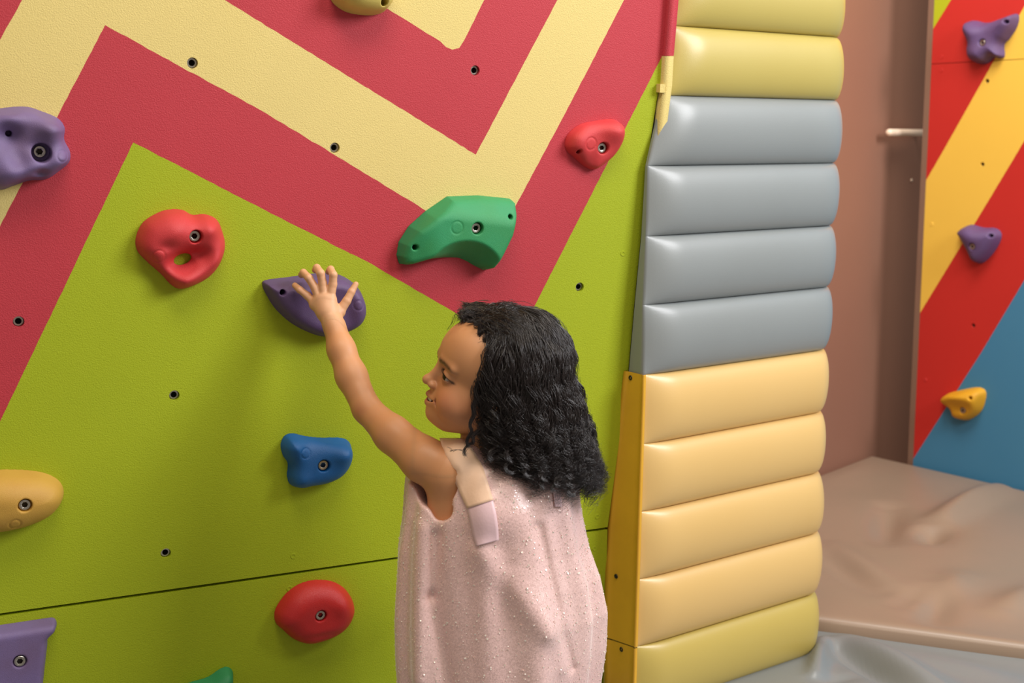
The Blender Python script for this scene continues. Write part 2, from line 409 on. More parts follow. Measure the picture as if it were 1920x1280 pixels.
f1 = floor_pt(1530, 1157, MATZ); f2 = floor_pt(1780, 1190, MATZ); dF = (f2 - f1) / np.linalg.norm(f2 - f1)
def inter(p, d, q, e):
    A = np.array([[d[0], -e[0]], [d[1], -e[1]]]); s = np.linalg.solve(A, (q - p)[:2]); return p + d * s[0]
c1 = f1 - dF * 0.06
cB = fA + dirL * 1.35; cD = f1 + dF * 1.9; cC = fA + dirR * 1.6
g = lambda x, y: floor_pt(x, y, MATZ)
cr = [(g(1870, 920), g(1750, 985), 0.05, 0.045), (g(1750, 985), g(1745, 1010), 0.045, -0.035), (g(1665, 950), g(1660, 1010), 0.05, -0.04),
      (g(1550, 1040), g(1640, 1100), 0.05, -0.022), (g(1560, 1020), g(1660, 1090), 0.04, 0.015), (g(1720, 1120), g(1800, 1080), 0.05, 0.02),
      (g(1750, 1160), g(1760, 1090), 0.04, -0.02), (g(1690, 1130), g(1730, 1100), 0.03, -0.014), (g(1880, 1140), g(1960, 1100), 0.05, 0.025)]
mt = mat_slab([c1, cD, cC, fA], 150, MATZ, 0.05, cr, [(3.1, 2.0, 0.3, 0.006), (5.5, -3.7, 1.2, 0.004), (9, 6, 2.0, 0.0022)], fA + dirL * 0.75)
link('crash_mat', mt, M['mat_taupe'], label='wrinkled taupe vinyl crash mat lying below the brown door and blue wall corner', cat='mat')
g = lambda x, y: floor_pt(x, y, 0)
cr = [(g(1570, 1215), g(1720, 1295), 0.03, -0.03), (g(1590, 1200), g(1760, 1285), 0.035, 0.03), (g(1545, 1200), g(1530, 1262), 0.02, 0.03),
      (g(1530, 1275), g(1600, 1265), 0.02, -0.01), (g(1640, 1215), g(1900, 1270), 0.05, 0.012)]
mg = mat_slab([(-1.6, 0.9, 0), (2.6, 0.9, 0), (2.6, 3.35, 0), (-1.6, 3.35, 0)], 420, 0.0, 0.07, cr, [(3.5, 2.5, 0.0, 0.003), (7, -5, 1.0, 0.0015)])
grey_mat = link('floor_mat', mg, M['mat_grey'], label='grey vinyl floor mat in front, creased around the foot of the padded column', cat='mat')

# ------------------------------------------------------------------ padded column
column = bpy.data.objects.new('padded_column', None); COL.objects.link(column)
column['label'] = 'tall padded column of stacked yellow and grey vinyl rolls beside the painted climbing wall'; column['category'] = 'padding'
LX = [(48, 1257), (179, 1243), (311, 1214), (443, 1211), (572, 1206), (703, 1205), (833, 1203), (960, 1197), (1087, 1192), (1213, 1190), (1338, 1187)]
zs = [float(on_plane(x, y, P0, CN)[2]) for y, x in LX]
Lc = [on_plane(x, y, P0, CN) for y, x in LX]
dz0 = zs[0] - zs[1]
for k in range(2): zs.insert(0, zs[0] + dz0); Lc.insert(0, Lc[0] + (Lc[0] - Lc[1]))
SR = [(68, 1566), (186, 1563.5), (308, 1560), (425, 1553), (542, 1547), (650, 1540), (765, 1534), (880, 1529), (992, 1528), (1105, 1522), (1213, 1516)]
rc0 = 0.055; perp = np.array([math.cos(math.radians(12.6)), -math.sin(math.radians(12.6)), 0])
def Rend(x, y):
    off = rc0 * perp + CB * rc0
    S = on_plane(x, y, P0 + off, CN); return S - off
Rc = [Rend(x, y) for y, x in SR]
for k in range(2): Rc.insert(0, Rc[0] + (Rc[0] - Rc[1]))
cols = ['vy1', 'vy1', 'vy1', 'vy1', 'vg', 'vg', 'vg', 'vg', 'vy2', 'vy2', 'vy2', 'vy2', 'vy1', 'vy2']
cols = ['vy1', 'vy1', 'vy1', 'vg', 'vg', 'vg', 'vg', 'vy2', 'vy2', 'vy2', 'vy2', 'vyd', 'vy2']
M['vyd'] = material('olive_yellow_vinyl', (196, 172, 88), 0.40, (700, 0.12), (4, 0.3, (188, 164, 78)), coat=0.3)
zs.append(-0.06); Lc.append(Lc[-1] * [1, 1, 0] + [0, 0, -0.06]); Rc.append(Rc[-1])
while len(Rc) < len(zs): Rc.append(Rc[-1])
def side_back(z):                                                  # how far the left side face runs back to the wall
    return None
wy = [(311, 1210), (441, 1202.5), (572, 1190), (697, 1179), (850, 1160), (990, 1140), (1195, 1134), (1400, 1130)]
ws = []
for y, x in wy:
    cxp = np.interp(y, [l[0] for l in LX], [l[1] for l in LX]); c = on_plane(cxp, y, P0, CN)
    q = on_plane(x, y, c, CE); ws.append((q[2], max(0.004, float((q - c) @ CB))))
ws.sort()
def sidelen(z): return float(np.interp(z, [a for a, b in ws], [b for a, b in ws]))
for i in range(len(zs) - 1):
    zt, zb = zs[i], zs[i + 1]; nt = 21; rows = []
    for j in range(nt):
        ph = math.pi * j / (nt - 1); t = (1 - math.cos(ph)) / 2     # 0 top .. 1 bottom
        z = zt + (zb - zt) * t
        bul = math.sin(ph) ** 0.85
        Lp = Lc[i] * (1 - t) + Lc[i + 1] * t; Rp = Rc[i] * (1 - t) + Rc[i + 1] * t
        Lp = Lp * [1, 1, 0]; Rp = Rp * [1, 1, 0]; fl = float((Rp - Lp) @ CE)
        pts = []
        sl = sidelen(z)
        for s in np.linspace(1, 0, 6)[:-1]:
            pts.append(Lp + CB * sl * s )
        ss = np.concatenate([np.linspace(0, 0.02, 5), np.linspace(0.03, 0.09, 7), np.linspace(0.11, fl, 14)])
        for s in ss:
            # gathered at the left end, plump further on
            wgt = 1 - (1 - min(s / 0.085, 1)) ** 2.2
            pts.append(Lp + CE * s + CN * 0.027 * bul * wgt)
        ctr = Rp + CB * rc0
        for a in np.linspace(0, math.pi / 2, 12)[1:]:
            dr = CN * math.cos(a) + CE * math.sin(a)
            pts.append(ctr + dr * (rc0 + bul * (0.027 - 0.012 * math.sin(a))))
        for s in (0.08, 0.22): pts.append(ctr + CE * (rc0 + 0.014 * bul) + CB * s)
        rows.append([p + [0, 0, z] for p in pts])
    P = np.array(rows); me = grid_mesh(P[::-1])
    link('pad_roll', me, M[cols[i]], column)
# core behind the rolls
def ext(poly, z0, z1):
    n = len(poly); V = [(p[0], p[1], z0) for p in poly] + [(p[0], p[1], z1) for p in poly]
    return V, [tuple(range(n))[::-1], tuple(range(n, 2 * n))] + [(i, (i + 1) % n, n + (i + 1) % n, n + i) for i in range(n)]
a = Lc[8] + CB * 0.012 + CE * 0.03; b = Rc[8] + CB * 0.012 + CE * 0.0
V, Fc = ext([a, b, b + CB * 0.2, a + CB * 0.2], -0.06, zs[0]); link('column_core', mesh(V, Fc), M['dark'], column, smooth=False)
# amber side flaps with black screws
def side_pt(x, y, off=0.0):
    cxp = np.interp(y, [l[0] for l in LX], [l[1] for l in LX]); c = on_plane(cxp, y, P0, CN)
    return on_plane(x, y, c - CE * off, CE)
def flap(lpts, rpts, name):
    rows = []
    for (lx, ly), (rx, ry) in zip(lpts, rpts):
        A = side_pt(lx, ly, 0.006); B = side_pt(rx, ry, 0.006); B2 = B + CE * 0.0075 + CN * 0.003
        row = [A + CB * 0.002 + CE * 0.012, A - CE * 0.002]
        for t in (0.1, 0.22, 0.5, 0.8, 0.96): row.append(A * (1 - t) + B * t + CE * (0.003 * smoothstep(t / 0.2)))
        row += [B - CE * 0.001 + CN * 0.002, B2, B2 + CE * 0.004 - CN * 0.006]
        rows.append(row)
    return link(name, grid_mesh(np.array(rows)), M['vflap'], column)
ly = [695, 720, 760, 815, 870, 935, 990, 1050, 1120, 1180, 1194]
lxs = [1171, 1168, 1163, 1157, 1150, 1145, 1139, 1137, 1135, 1133, 1133]
flap1 = flap(list(zip(lxs, ly)), [(np.interp(y, [703, 1213], [1204, 1188]), y + 8 + 11 * (y - 695) / 500) for y in ly], 'side_flap')
ly = [1197, 1230, 1280, 1340]
flap2 = flap([(1135, y) for y in ly], [(np.interp(y, [1213, 1330], [1188, 1184]), y + 18) for y in ly], 'side_flap')
for q, fl in (((1182, 708), flap1), ((1155, 1080), flap1), ((1165, 1217), flap2)):
    put('screw', screw_black, frame_mat(side_pt(q[0], q[1], 0.0035), CB, -CE), fl)

# painted batten at the top of the joint
def batten(pts, m, nm):
    rows = []
    for (xl, xr, y) in pts:
        A = wall_px(xl, y) + WN * 0.012; B = wall_px(xr, y) + WN * 0.012
        rows.append([A - WN * 0.016, A, B, B - WN * 0.02])
    me = grid_mesh(np.array(rows)[::-1]); return me
tr = link('trim_2', batten([(1250, 1268, -120), (1249, 1266, 0), (1245, 1261, 60), (1241, 1257, 104.5)], M['red'], ''), M['red'], kind='structure', smooth=False)
yb = link('painted_end', batten([(1241, 1257, 105), (1238, 1254, 160), (1232, 1248, 205), (1228, 1243, 245), (1227, 1241, 260), (1228, 1240, 264)], M['yellow'], ''), M['yellow'], tr, label='yellow end of the batten', smooth=False)
A = wall_px(1233, 165); V, Fc = box_on(lambda u, z, d: A + WH * u + WV * z + WN * d, -0.003, 0.008, -0.008, 0.008, 0.0, 0.014)
link('batten_clip', mesh(V, Fc), M['yellow'], tr, smooth=False)

# ------------------------------------------------------------------ climbing holds
def smooth_poly(pts, n=96):
    P = np.array(pts, float); k = len(P); out = []
    for i in range(k):
        p0, p1, p2, p3 = P[i - 1], P[i], P[(i + 1) % k], P[(i + 2) % k]
        for t in np.linspace(0, 1, max(3, n // k), endpoint=False):
            out.append(0.5 * ((2 * p1) + (-p0 + p2) * t + (2 * p0 - 5 * p1 + 4 * p2 - p3) * t * t + (-p0 + 3 * p1 - 3 * p2 + p3) * t ** 3))
    return np.array(out)
def poly_sdf(U, V, P):
    d = np.full(U.shape, 1e9); ins = np.zeros(U.shape, bool)
    for i in range(len(P)):
        a = P[i]; b = P[(i + 1) % len(P)]; e = b - a
        wx = U - a[0]; wy_ = V - a[1]; t = np.clip((wx * e[0] + wy_ * e[1]) / (e @ e + 1e-12), 0, 1)
        d = np.minimum(d, (wx - e[0] * t) ** 2 + (wy_ - e[1] * t) ** 2)
        if a[1] != b[1]:
            c = ((a[1] > V) != (b[1] > V)) & (U < (b[0] - a[0]) * (V - a[1]) / (b[1] - a[1]) + a[0]); ins ^= c
    d = np.sqrt(d); return np.where(ins, -d, d)
def bolt_mesh():
    n = 24; V = []; Fc = []; mi = []
    prof = [(0.0092, -0.004), (0.0092, 0.0015), (0.0085, 0.0022), (0.0062, 0.0022)]
    v, f = ring_mesh(prof, n); V += v; Fc += f; mi += [0] * len(f)
    hx = []
    for i in range(n):
        a = 2 * math.pi * i / n; r = 0.0044 / math.cos((a % (math.pi / 3)) - math.pi / 6); hx.append((r * math.cos(a), r * math.sin(a)))
    s = len(V); V += [(x, y, 0.0016) for x, y in hx]; V += [(x * 0.97, y * 0.97, -0.003) for x, y in hx]
    for i in range(n):
        j = (i + 1) % n
        Fc.append((3 * n + i, 3 * n + j, s + j, s + i)); mi.append(0)
        Fc.append((s + i, s + j, s + n + j, s + n + i)); mi.append(1)
    Fc.append(tuple(range(s + n, s + 2 * n))); mi.append(1)
    me = mesh(V, Fc, 'bolt', mi); me.materials.append(M['steel']); me.materials.append(M['socket']); return me
BOLT = bolt_mesh()
hold_objs = []
def hold(label, m, outline, height, edge, bumps=(), bolt=None, pits=(), ring=None, wall='L', planes=(), h=0.0016, through=(), draft=0.25, bolt_depth=0.45, par=True, scoops=(), recess=0.0112):
    uvf, ptf, Nn, Hh = (wuv, wpt, WN, WH) if wall == 'L' else (ruv, rpt, RN, RH)
    Pn = WV if wall == 'L' else RV
    PT = lambda u, v, d: ptf(u, v, d)
    o = np.array([uvf(*p) for p in outline]); c = o.mean(0)
    # foreshortening of a raised rim: where a ray meets the plane at half the hold's height
    def uvh(x, y, hh):
        d = ray(x, y); P = PT(0, 0, hh); q = C_ + d * (((P - C_) @ Nn) / (d @ Nn)) - PT(0, 0, hh); return np.array([q @ Hh, q @ Pn])
    o = np.array([uvh(p[0], p[1], height * 0.22 if par else 0) for p in outline])
    poly = smooth_poly(o) if edge > 0 else o
    edge = abs(edge)
    c = poly.mean(0); sc = float(np.linalg.norm(uvf(outline[0][0] + 1, outline[0][1]) - np.array(uvf(*outline[0]))))   # metres per pixel
    lo = poly.min(0) - 0.012; hi = poly.max(0) + 0.012
    wmax = height + 0.035
    us = np.arange(lo[0], hi[0], h); vs_ = np.arange(lo[1], hi[1], h); wz = np.arange(-0.006, wmax, h)
    U, V = np.meshgrid(us, vs_, indexing='ij')
    d2 = poly_sdf(U, V, poly)
    top = np.full(U.shape, height)
    for b in bumps:
        q = uvh(b[0], b[1], height * 0.7); rx, ry = b[2] * sc, (b[3] if len(b) > 4 else b[2]) * sc; amp = b[-1]
        top += amp * np.exp(-(((U - q[0]) / rx) ** 2 + ((V - q[1]) / ry) ** 2))
    for pl in planes:                                              # (x,y px, gradient u, gradient v): cuts the top with a slanted plane
        q = uvh(pl[0], pl[1], height); top = smin(top, pl[4] + (U - q[0]) * pl[2] + (V - q[1]) * pl[3], 0.008)
    for (x, y, rx, ry, h0, sl) in scoops:
        q = uvh(x, y, height * 0.8); e = np.hypot((U - q[0]) / (rx * sc), (V - q[1]) / (ry * sc)) - 1; top = smin(top, h0 + sl * e * ry * sc, 0.004)
    top = np.maximum(top, 0.004)
    Wz = wz[None, None, :]
    side = d2[..., None] + draft * Wz
    vol = smax(side, Wz - top[..., None], edge)
    vol = np.maximum(vol, -(Wz + 0.001))
    def hgt(q): 
        i = int(np.clip((q[0] - lo[0]) / h, 0, len(us) - 1)); j = int(np.clip((q[1] - lo[1]) / h, 0, len(vs_) - 1))
        col = vol[i, j]; k = np.where(col < 0)[0]; return wz[k[-1]] if len(k) else 0.01
    if ring is not None:
        q = uvh(ring[0], ring[1], height * 0.9); r = (ring[2] if len(ring) > 2 else 11) * sc
        dr = np.abs(np.hypot(U - q[0], V - q[1]) - r) / 0.0013
        vol = vol + (0.0012 * np.exp(-dr ** 2))[..., None]
    if bolt is not None:
        hh = height * 0.7
        for _ in range(3): q = uvh(bolt[0], bolt[1], hh * bolt_depth + 0.002); hh = hgt(q)
        bd = hh * bolt_depth
        vol = smax(vol, -np.maximum(np.hypot(U - q[0], V - q[1])[..., None] - recess, bd - Wz), 0.002)
    for (x, y, r) in pits:
        hh = height * 0.7
        for _ in range(3): qq = uvh(x, y, hh); hh = hgt(qq)
        vol = smax(vol, -np.maximum(np.hypot(U - qq[0], V - qq[1])[..., None] - r, 0.004 - Wz + 0 * U[..., None]), 0.0025)
    for (x, y, rx, ry, ang) in through:
        qq = uvh(x, y, 0.0); ca, sa = math.cos(ang), math.sin(ang)
        a_ = ((U - qq[0]) * ca + (V - qq[1]) * sa); b_ = (-(U - qq[0]) * sa + (V - qq[1]) * ca)
        e = (np.hypot(a_ / rx, b_ / ry) - 1) * min(rx, ry)
        vol = smax(vol, -(e[..., None] - 0.55 * np.maximum(Wz - 0.01, 0) * 1.0), 0.010)
    Vv, Fq = surface_nets(vol.astype(np.float32), (lo[0], lo[1], wz[0]), h)
    ctr = PT(c[0], c[1], 0)
    Pw = ctr + (Vv[:, :1] - c[0]) * Hh + (Vv[:, 1:2] - c[1]) * Pn + Vv[:, 2:3] * Nn - ctr
    # orientation: (H, P, N) is right-handed if det > 0
    if np.linalg.det(np.array([Hh, Pn, Nn])) < 0: Fq = Fq[:, ::-1]
    ob = link('climbing_hold', fast_mesh(Pw, Fq), m, label=label, cat='climbing hold'); ob.location = ctr
    if bolt is not None:
        mb = frame_mat(PT(q[0], q[1], bd + 0.003), Hh, Nn)
        bo = bpy.data.objects.new('bolt', BOLT); COL.objects.link(bo); bo.parent = ob; bo.matrix_basis = Matrix.Translation(-Vector(ctr)) @ mb
    hold_objs.append(ob); return ob

hold('lumpy lilac purple climbing hold with brown smudges cut off by the left frame edge', H['purple'],
     [(-60, 230), (-30, 210), (10, 202), (50, 200), (80, 209), (110, 222), (123, 240), (122, 262), (133, 285), (131, 305), (112, 322), (88, 337), (55, 340), (25, 350), (0, 357), (-40, 345), (-70, 300)],
     0.042, 0.018, [(95, 235, 28, 0.018), (70, 275, 24, 16, -0.006), (110, 305, 24, 0.014), (60, 310, 26, 0.012), (20, 215, 26, 0.012), (15, 255, 26, -0.018), (20, 320, 30, 0.016), (75, 325, 14, 9, -0.014), (35, 300, 20, -0.01)],
     bolt=(74, 284), recess=0.0150, bolt_depth=0.3, pits=[(16, 250, 0.005)], ring=(116, 292, 11))
hold('coral red doughnut shaped climbing hold with an opening in its middle', H['red'],
     [(256, 445), (270, 417), (298, 399), (320, 393), (344, 394), (362, 403), (386, 402), (408, 412), (419, 435), (424, 463), (414, 495), (394, 520), (366, 536), (340, 543), (322, 535), (302, 514), (275, 490), (258, 470)],
     0.036, 0.026, [(325, 430, 34, 0.014), (390, 425, 22, 0.012), (402, 485, 20, 0.008), (345, 520, 30, 0.01), (290, 470, 30, 0.006), (368, 478, 28, 16, -0.022), (310, 462, 20, 12, -0.006)],
     bolt=(364, 442), ring=(297, 480, 12), through=[(340, 484, 0.015, 0.009, 0.3)], bolt_depth=0.6)
hold('wedge shaped green climbing hold with a curved underside on red and yellow paint', H['green'],
     [(747, 480), (751, 455), (770, 425), (800, 398), (842, 369), (900, 367), (960, 373), (966, 378), (965, 400), (955, 440), (938, 475), (922, 504), (910, 508), (888, 497), (865, 487), (838, 484), (800, 488), (768, 498), (752, 496)],
     0.052, -0.010, [], bolt=(891, 427), pits=[(779, 464, 0.005), (958, 407, 0.0045)], ring=(855, 426, 11),
     planes=[(850, 402, -0.1, -0.75, 0.05), (800, 440, 0.38, 0.1, 0.048)], scoops=[(868, 525, 78, 72, 0.052, 1.25)], draft=0.2, bolt_depth=0.75)
hold('plum purple half moon climbing hold under the child\'s raised hand', H['purple_dark'],
     [(494, 536), (500, 526), (545, 520), (585, 514), (625, 513), (650, 521), (672, 538), (684, 560), (686, 585), (676, 607), (655, 622), (630, 630), (605, 632), (575, 622), (545, 605), (518, 580), (502, 555)],
     0.04, 0.014, [(560, 545, 30, 0.006), (668, 570, 18, 40, 0.012), (600, 570, 50, 26, -0.006)], pits=[(531, 549, 0.005)], ring=(668, 570, 9),
     planes=[(560, 522, 0, -1.1, 0.022)])
hold('shallow coral red climbing hold on the crimson stripe, upper right of the wall', H['red'],
     [(1061, 270), (1068, 250), (1090, 233), (1120, 226), (1150, 223), (1165, 232), (1169, 248), (1164, 270), (1150, 293), (1130, 310), (1113, 319), (1095, 311), (1077, 295), (1065, 284)],
     0.026, 0.016, [(1150, 245, 22, 0.014), (1108, 305, 14, -0.006), (1085, 262, 22, 0.006)], bolt=(1127, 277), pits=[(1086, 284, 0.004)], ring=(1106, 269, 10), bolt_depth=0.6)
hold('blue winged climbing hold left of the child\'s upper arm', H['blue'],
     [(528, 835), (536, 818), (552, 814), (575, 819), (605, 822), (640, 822), (657, 830), (662, 850), (655, 875), (638, 895), (612, 907), (585, 912), (562, 916), (545, 909), (540, 893), (541, 870), (532, 855)],
     0.036, 0.022, [(645, 845, 26, 0.014), (550, 835, 20, 0.008), (560, 900, 18, 0.006), (585, 835, 24, -0.006), (535, 870, 12, -0.008)], bolt=(605, 871), ring=(573, 850, 9), bolt_depth=0.7)
hold('ochre yellow oval climbing hold cut off by the left frame edge', H['yellow'],
     [(-70, 940), (-60, 905), (-20, 886), (30, 883), (80, 888), (110, 902), (121, 922), (116, 945), (95, 968), (60, 985), (20, 996), (-20, 999), (-60, 980)],
     0.048, 0.034, [(20, 925, 60, 0.008)], bolt=(46, 945), ring=(28, 982, 11), bolt_depth=0.8)
hold('glossy red oval climbing hold just below the panel seam', H['redd'],
     [(516, 1158), (520, 1140), (540, 1113), (565, 1096), (595, 1089), (625, 1092), (648, 1105), (663, 1127), (666, 1148), (655, 1172), (635, 1190), (605, 1203), (577, 1208), (552, 1200), (532, 1183), (520, 1172)],
     0.036, 0.03, [(645, 1130, 22, 0.008), (605, 1190, 34, 8, -0.003), (560, 1140, 30, 0.004)], bolt=(600, 1152), bolt_depth=0.75)
hold('lilac ledge climbing hold in the lower left corner of the picture', H['purple'],
     [(-60, 1185), (0, 1176), (40, 1170), (85, 1163), (102, 1162), (108, 1171), (105, 1183), (92, 1197), (90, 1215), (86, 1250), (80, 1300), (70, 1350), (-60, 1360)],
     0.05, 0.010, [], bolt=(37, 1238), planes=[(20, 1222, 0.0, 0.0, 0.03)], bolt_depth=0.8)
hold('teal green climbing hold only peeking in at the bottom edge', H['teal'],
     [(330, 1300), (355, 1283), (390, 1272), (415, 1256), (430, 1253), (439, 1264), (437, 1290), (430, 1330), (400, 1360), (350, 1350)],
     0.036, 0.016, [(400, 1310, 30, 0.01)])
hold('cream yellow climbing hold cut off by the top frame edge', H['cheese'],
     [(622, -20), (625, 2), (640, 16), (660, 25), (690, 29), (712, 27), (728, 18), (740, -5), (738, -50), (690, -80), (640, -60)],
     0.05, 0.026, [(670, -10, 40, 0.008)], pits=[(722, 3, 0.007)])
hold('three lobed dark purple climbing hold on the far wall, highest', H['purple_dark'],
     [(1808, 60), (1812, 42), (1825, 38), (1850, 42), (1880, 32), (1902, 25), (1908, 33), (1903, 52), (1890, 72), (1880, 84), (1881, 105), (1872, 110), (1862, 108), (1850, 118), (1835, 120), (1820, 113), (1815, 95), (1817, 80)],
     0.05, 0.03, [(1825, 60, 18, 0.014), (1835, 105, 18, 0.014), (1890, 45, 16, 0.01)], bolt=(1843, 80), pits=[(1889, 41, 0.006)], wall='R', h=0.0026, bolt_depth=0.85)
hold('triangular dark purple climbing hold on the far wall\'s lower red stripe', H['purple_dark'],
     [(1797, 437), (1805, 426), (1820, 421), (1840, 426), (1865, 428), (1875, 440), (1870, 458), (1855, 480), (1838, 494), (1824, 489), (1815, 470), (1805, 452)],
     0.05, 0.03, [(1825, 440, 18, 0.012)], bolt=(1824, 462), pits=[(1856, 442, 0.006)], wall='R', h=0.0026, bolt_depth=0.85)
hold('small golden yellow climbing hold on the blue part of the far wall', H['gold'],
     [(1767, 748), (1775, 738), (1800, 731), (1830, 726), (1845, 732), (1846, 748), (1838, 770), (1820, 785), (1805, 788), (1790, 782), (1784, 768), (1770, 757)],
     0.04, 0.02, [(1800, 742, 40, 12, 0.022), (1840, 760, 14, 0.01)], bolt=(1806, 769), pits=[(1836, 743, 0.006)], wall='R', h=0.0026, bolt_depth=0.85)

# ------------------------------------------------------------------ the child
person = bpy.data.objects.new('person', None); COL.objects.link(person)
person.location = W(940, 1100, 2.2) * [1, 1, 0]; person.location.z = 0
person['label'] = 'toddler with dark curly hair in a glittery pink dress reaching up to a purple hold'; person['category'] = 'person'
PL = np.array(person.location)
def plink(name, me, mats, **k):
    o = link(name, me, mats, **k)
    return o
# head frame, in centimetres: x forwards (face), y to the child's left (near side), z up
HD = 2.13; HO = W(919.5, 710.5, HD)
yaw, pit, rol = math.radians(12), math.radians(15), math.radians(-11)
fx = np.array([-math.cos(yaw), -math.sin(yaw), 0]); ly_ = np.array([math.sin(yaw), -math.cos(yaw), 0]); uz = np.array([0, 0, 1.0])
fx2 = fx * math.cos(pit) + uz * math.sin(pit); uz2 = uz * math.cos(pit) - fx * math.sin(pit)
ly2 = ly_ * math.cos(rol) + uz2 * math.sin(rol); uz2 = uz2 * math.cos(rol) - ly_ * math.sin(rol)
HB = np.array([fx2, ly2, uz2])                                     # rows: axes
HS = 0.0111
def h2w(q): return HO + (np.asarray(q, float) * HS) @ HB
def head_sdf(P):
    q = ((P - HO.astype(np.float32)) @ HB.T.astype(np.float32)) / HS
    qa = q.copy(); qa[..., 1] = np.abs(qa[..., 1])                  # mirrored
    d = sd_ell(q, (-0.9, 0, 2.2), (8.4, 6.7, 7.2))
    d = smin(d, sd_ell(q, (2.9, 0, 2.9), (5.3, 5.7, 5.2)), 1.6)
    d = smin(d, sd_ell(q, (2.4, 0, -2.6), (5.2, 5.3, 5.6)), 1.5)
    d = smin(d, sd_ell(qa, (4.2, 3.2, -3.6), (3.2, 2.9, 3.1)), 1.2)
    d = smin(d, sd_ell(q, (5.9, 0, -4.7), (2.1, 2.7, 2.3)), 1.0)
    d = smin(d, sd_ell(q, (5.6, 0, -6.9), (2.1, 2.0, 1.6)), 1.3)
    d = smin(d, sd_cap(qa, (0.2, 4.2, -4.4), (4.6, 1.8, -6.7), 1.9, 1.7), 1.4)
    d = smin(d, sd_ell(q, (2.0, 0, -6.2), (4.2, 3.4, 2.0)), 1.5)
    d = smin(d, sd_cap(q, (-2.2, 0, -4), (-3.0, 0, -13), 3.5, 3.6), 1.5)
    d = smin(d, sd_cap(qa, (7.5, 1.6, 1.55), (6.5, 4.0, 1.35), 0.55, 0.5), 1.0)      # brow ridge
    d = smax(d, -sd_ell(qa, (8.35, 2.75, 0.0), (1.5, 1.75, 1.05)), 0.9)              # sockets
    # lids around the eyeball, then the slit
    lid = sd_ell(qa, (6.15, 2.75, -0.1), (1.42, 1.42, 1.36))
    d = smin(d, lid, 0.35)
    q2 = qa - np.array([7.35, 2.85, -0.12], np.float32)
    up = q2[..., 2] + 0.24 * q2[..., 1]
    slit = np.sqrt((q2[..., 0] / 1.3) ** 2 + (q2[..., 1] / 1.32) ** 2 + (up / 0.40) ** 2) - 1
    d = smax(d, -slit * 0.45, 0.12)
    # nose
    d = smin(d, sd_cap(q, (7.35, 0, 0.4), (8.45, 0, -1.9), 0.5, 0.72), 1.0)
    d = smin(d, sd_ell(q, (8.75, 0, -2.2), (0.82, 0.85, 0.72)), 0.45)
    d = smin(d, sd_ell(qa, (8.0, 0.92, -2.55), (0.72, 0.55, 0.52)), 0.4)
    d = smax(d, -sd_ell(qa, (8.55, 0.42, -2.98), (0.34, 0.22, 0.26)), 0.2)
    # lips, gently smiling and slightly open
    d = smin(d, sd_cap(qa, (8.05, 0.0, -4.2), (7.2, 1.7, -4.4), 0.46, 0.30), 0.4)
    d = smin(d, sd_cap(qa, (7.9, 0.0, -5.45), (7.1, 1.6, -4.9), 0.44, 0.28), 0.5)
    cy = -4.92 + 0.11 * qa[..., 1] ** 2
    mouth = np.sqrt(((q[..., 0] - 8.3) / 1.5) ** 2 + (qa[..., 1] / 2.3) ** 2 + ((q[..., 2] - cy) / 0.24) ** 2) - 1
    d = smax(d, -mouth * 0.25, 0.12)
    d = smax(d, -sd_ell(qa, (7.05, 2.75, -4.35), (0.5, 0.35, 0.5)), 0.5)             # dimple by the mouth corner
    # ears (under the hair)
    d = smin(d, sd_ell(qa, (-0.6, 6.9, -0.6), (1.5, 0.7, 2.4)), 0.4)
    return d * HS
def head_local(P): return ((P - HO) @ HB.T) / HS

# arm and hand: picture points with a depth
S0 = W(838, 882, 2.125); S1 = W(795, 862, 2.135); S2 = W(736, 814, 2.165); EL = W(688, 767, 2.20)
FA1 = W(659, 705, 2.225); FA2 = W(640, 655, 2.24); WR = W(627, 612, 2.255)
def J(x, y, D): return W(x, y, D)
FING = [   # pinky, ring, middle, index, thumb : joints and radii
    ([J(592, 570, 2.272), J(576, 554, 2.272), J(562, 543, 2.270), J(553, 535, 2.277)], [0.0070, 0.0058, 0.0053, 0.0046]),
    ([J(600, 563, 2.268), J(590, 539, 2.266), J(579, 521, 2.262), J(569, 511, 2.274), J(565, 515, 2.292)], [0.0075, 0.0062, 0.0060, 0.0056, 0.0050]),
    ([J(608, 560, 2.266), J(605, 531, 2.264), J(601, 512, 2.259), J(594, 502, 2.272), J(591, 506, 2.292)], [0.0075, 0.0064, 0.0062, 0.0058, 0.0052]),
    ([J(618, 562, 2.266), J(624, 533, 2.264), J(625, 515, 2.260), J(620, 505, 2.272), J(616, 509, 2.291)], [0.0075, 0.0064, 0.0060, 0.0056, 0.0050]),
    ([J(636, 585, 2.270), J(650, 564, 2.272), J(659, 547, 2.275), J(667, 533, 2.279)], [0.0085, 0.0070, 0.0060, 0.0048])]
def hand_sdf(P, fing, pts):
    fing = [(j, [q * (1.12 if i < 4 else 1.05) for q in r]) for i, (j, r) in enumerate(fing)]
    d = sd_cap(P, pts[0], pts[1], 0.0170, 0.0190)
    for (js, rs) in fing[:4]:
        d = smin(d, sd_cap(P, pts[1], js[0], 0.0165, rs[0] * 1.5), 0.006)
    d = smin(d, sd_cap(P, pts[1], fing[4][0][0], 0.014, 0.0105), 0.006)
    for (js, rs) in fing:
        f = None
        for i in range(len(js) - 1):
            c = sd_cap(P, js[i], js[i + 1], rs[i], rs[i + 1]); f = c if f is None else smin(f, c, 0.002)
        d = smin(d, f, 0.0028)
    return d
def mv(p, dx=0, dy=0, dz=0): return np.asarray(p) + np.array([dx, dy, dz])
RS0 = W(1052, 905, 2.25); REL = W(1010, 1040, 2.36); RWR = W(925, 1090, 2.42)
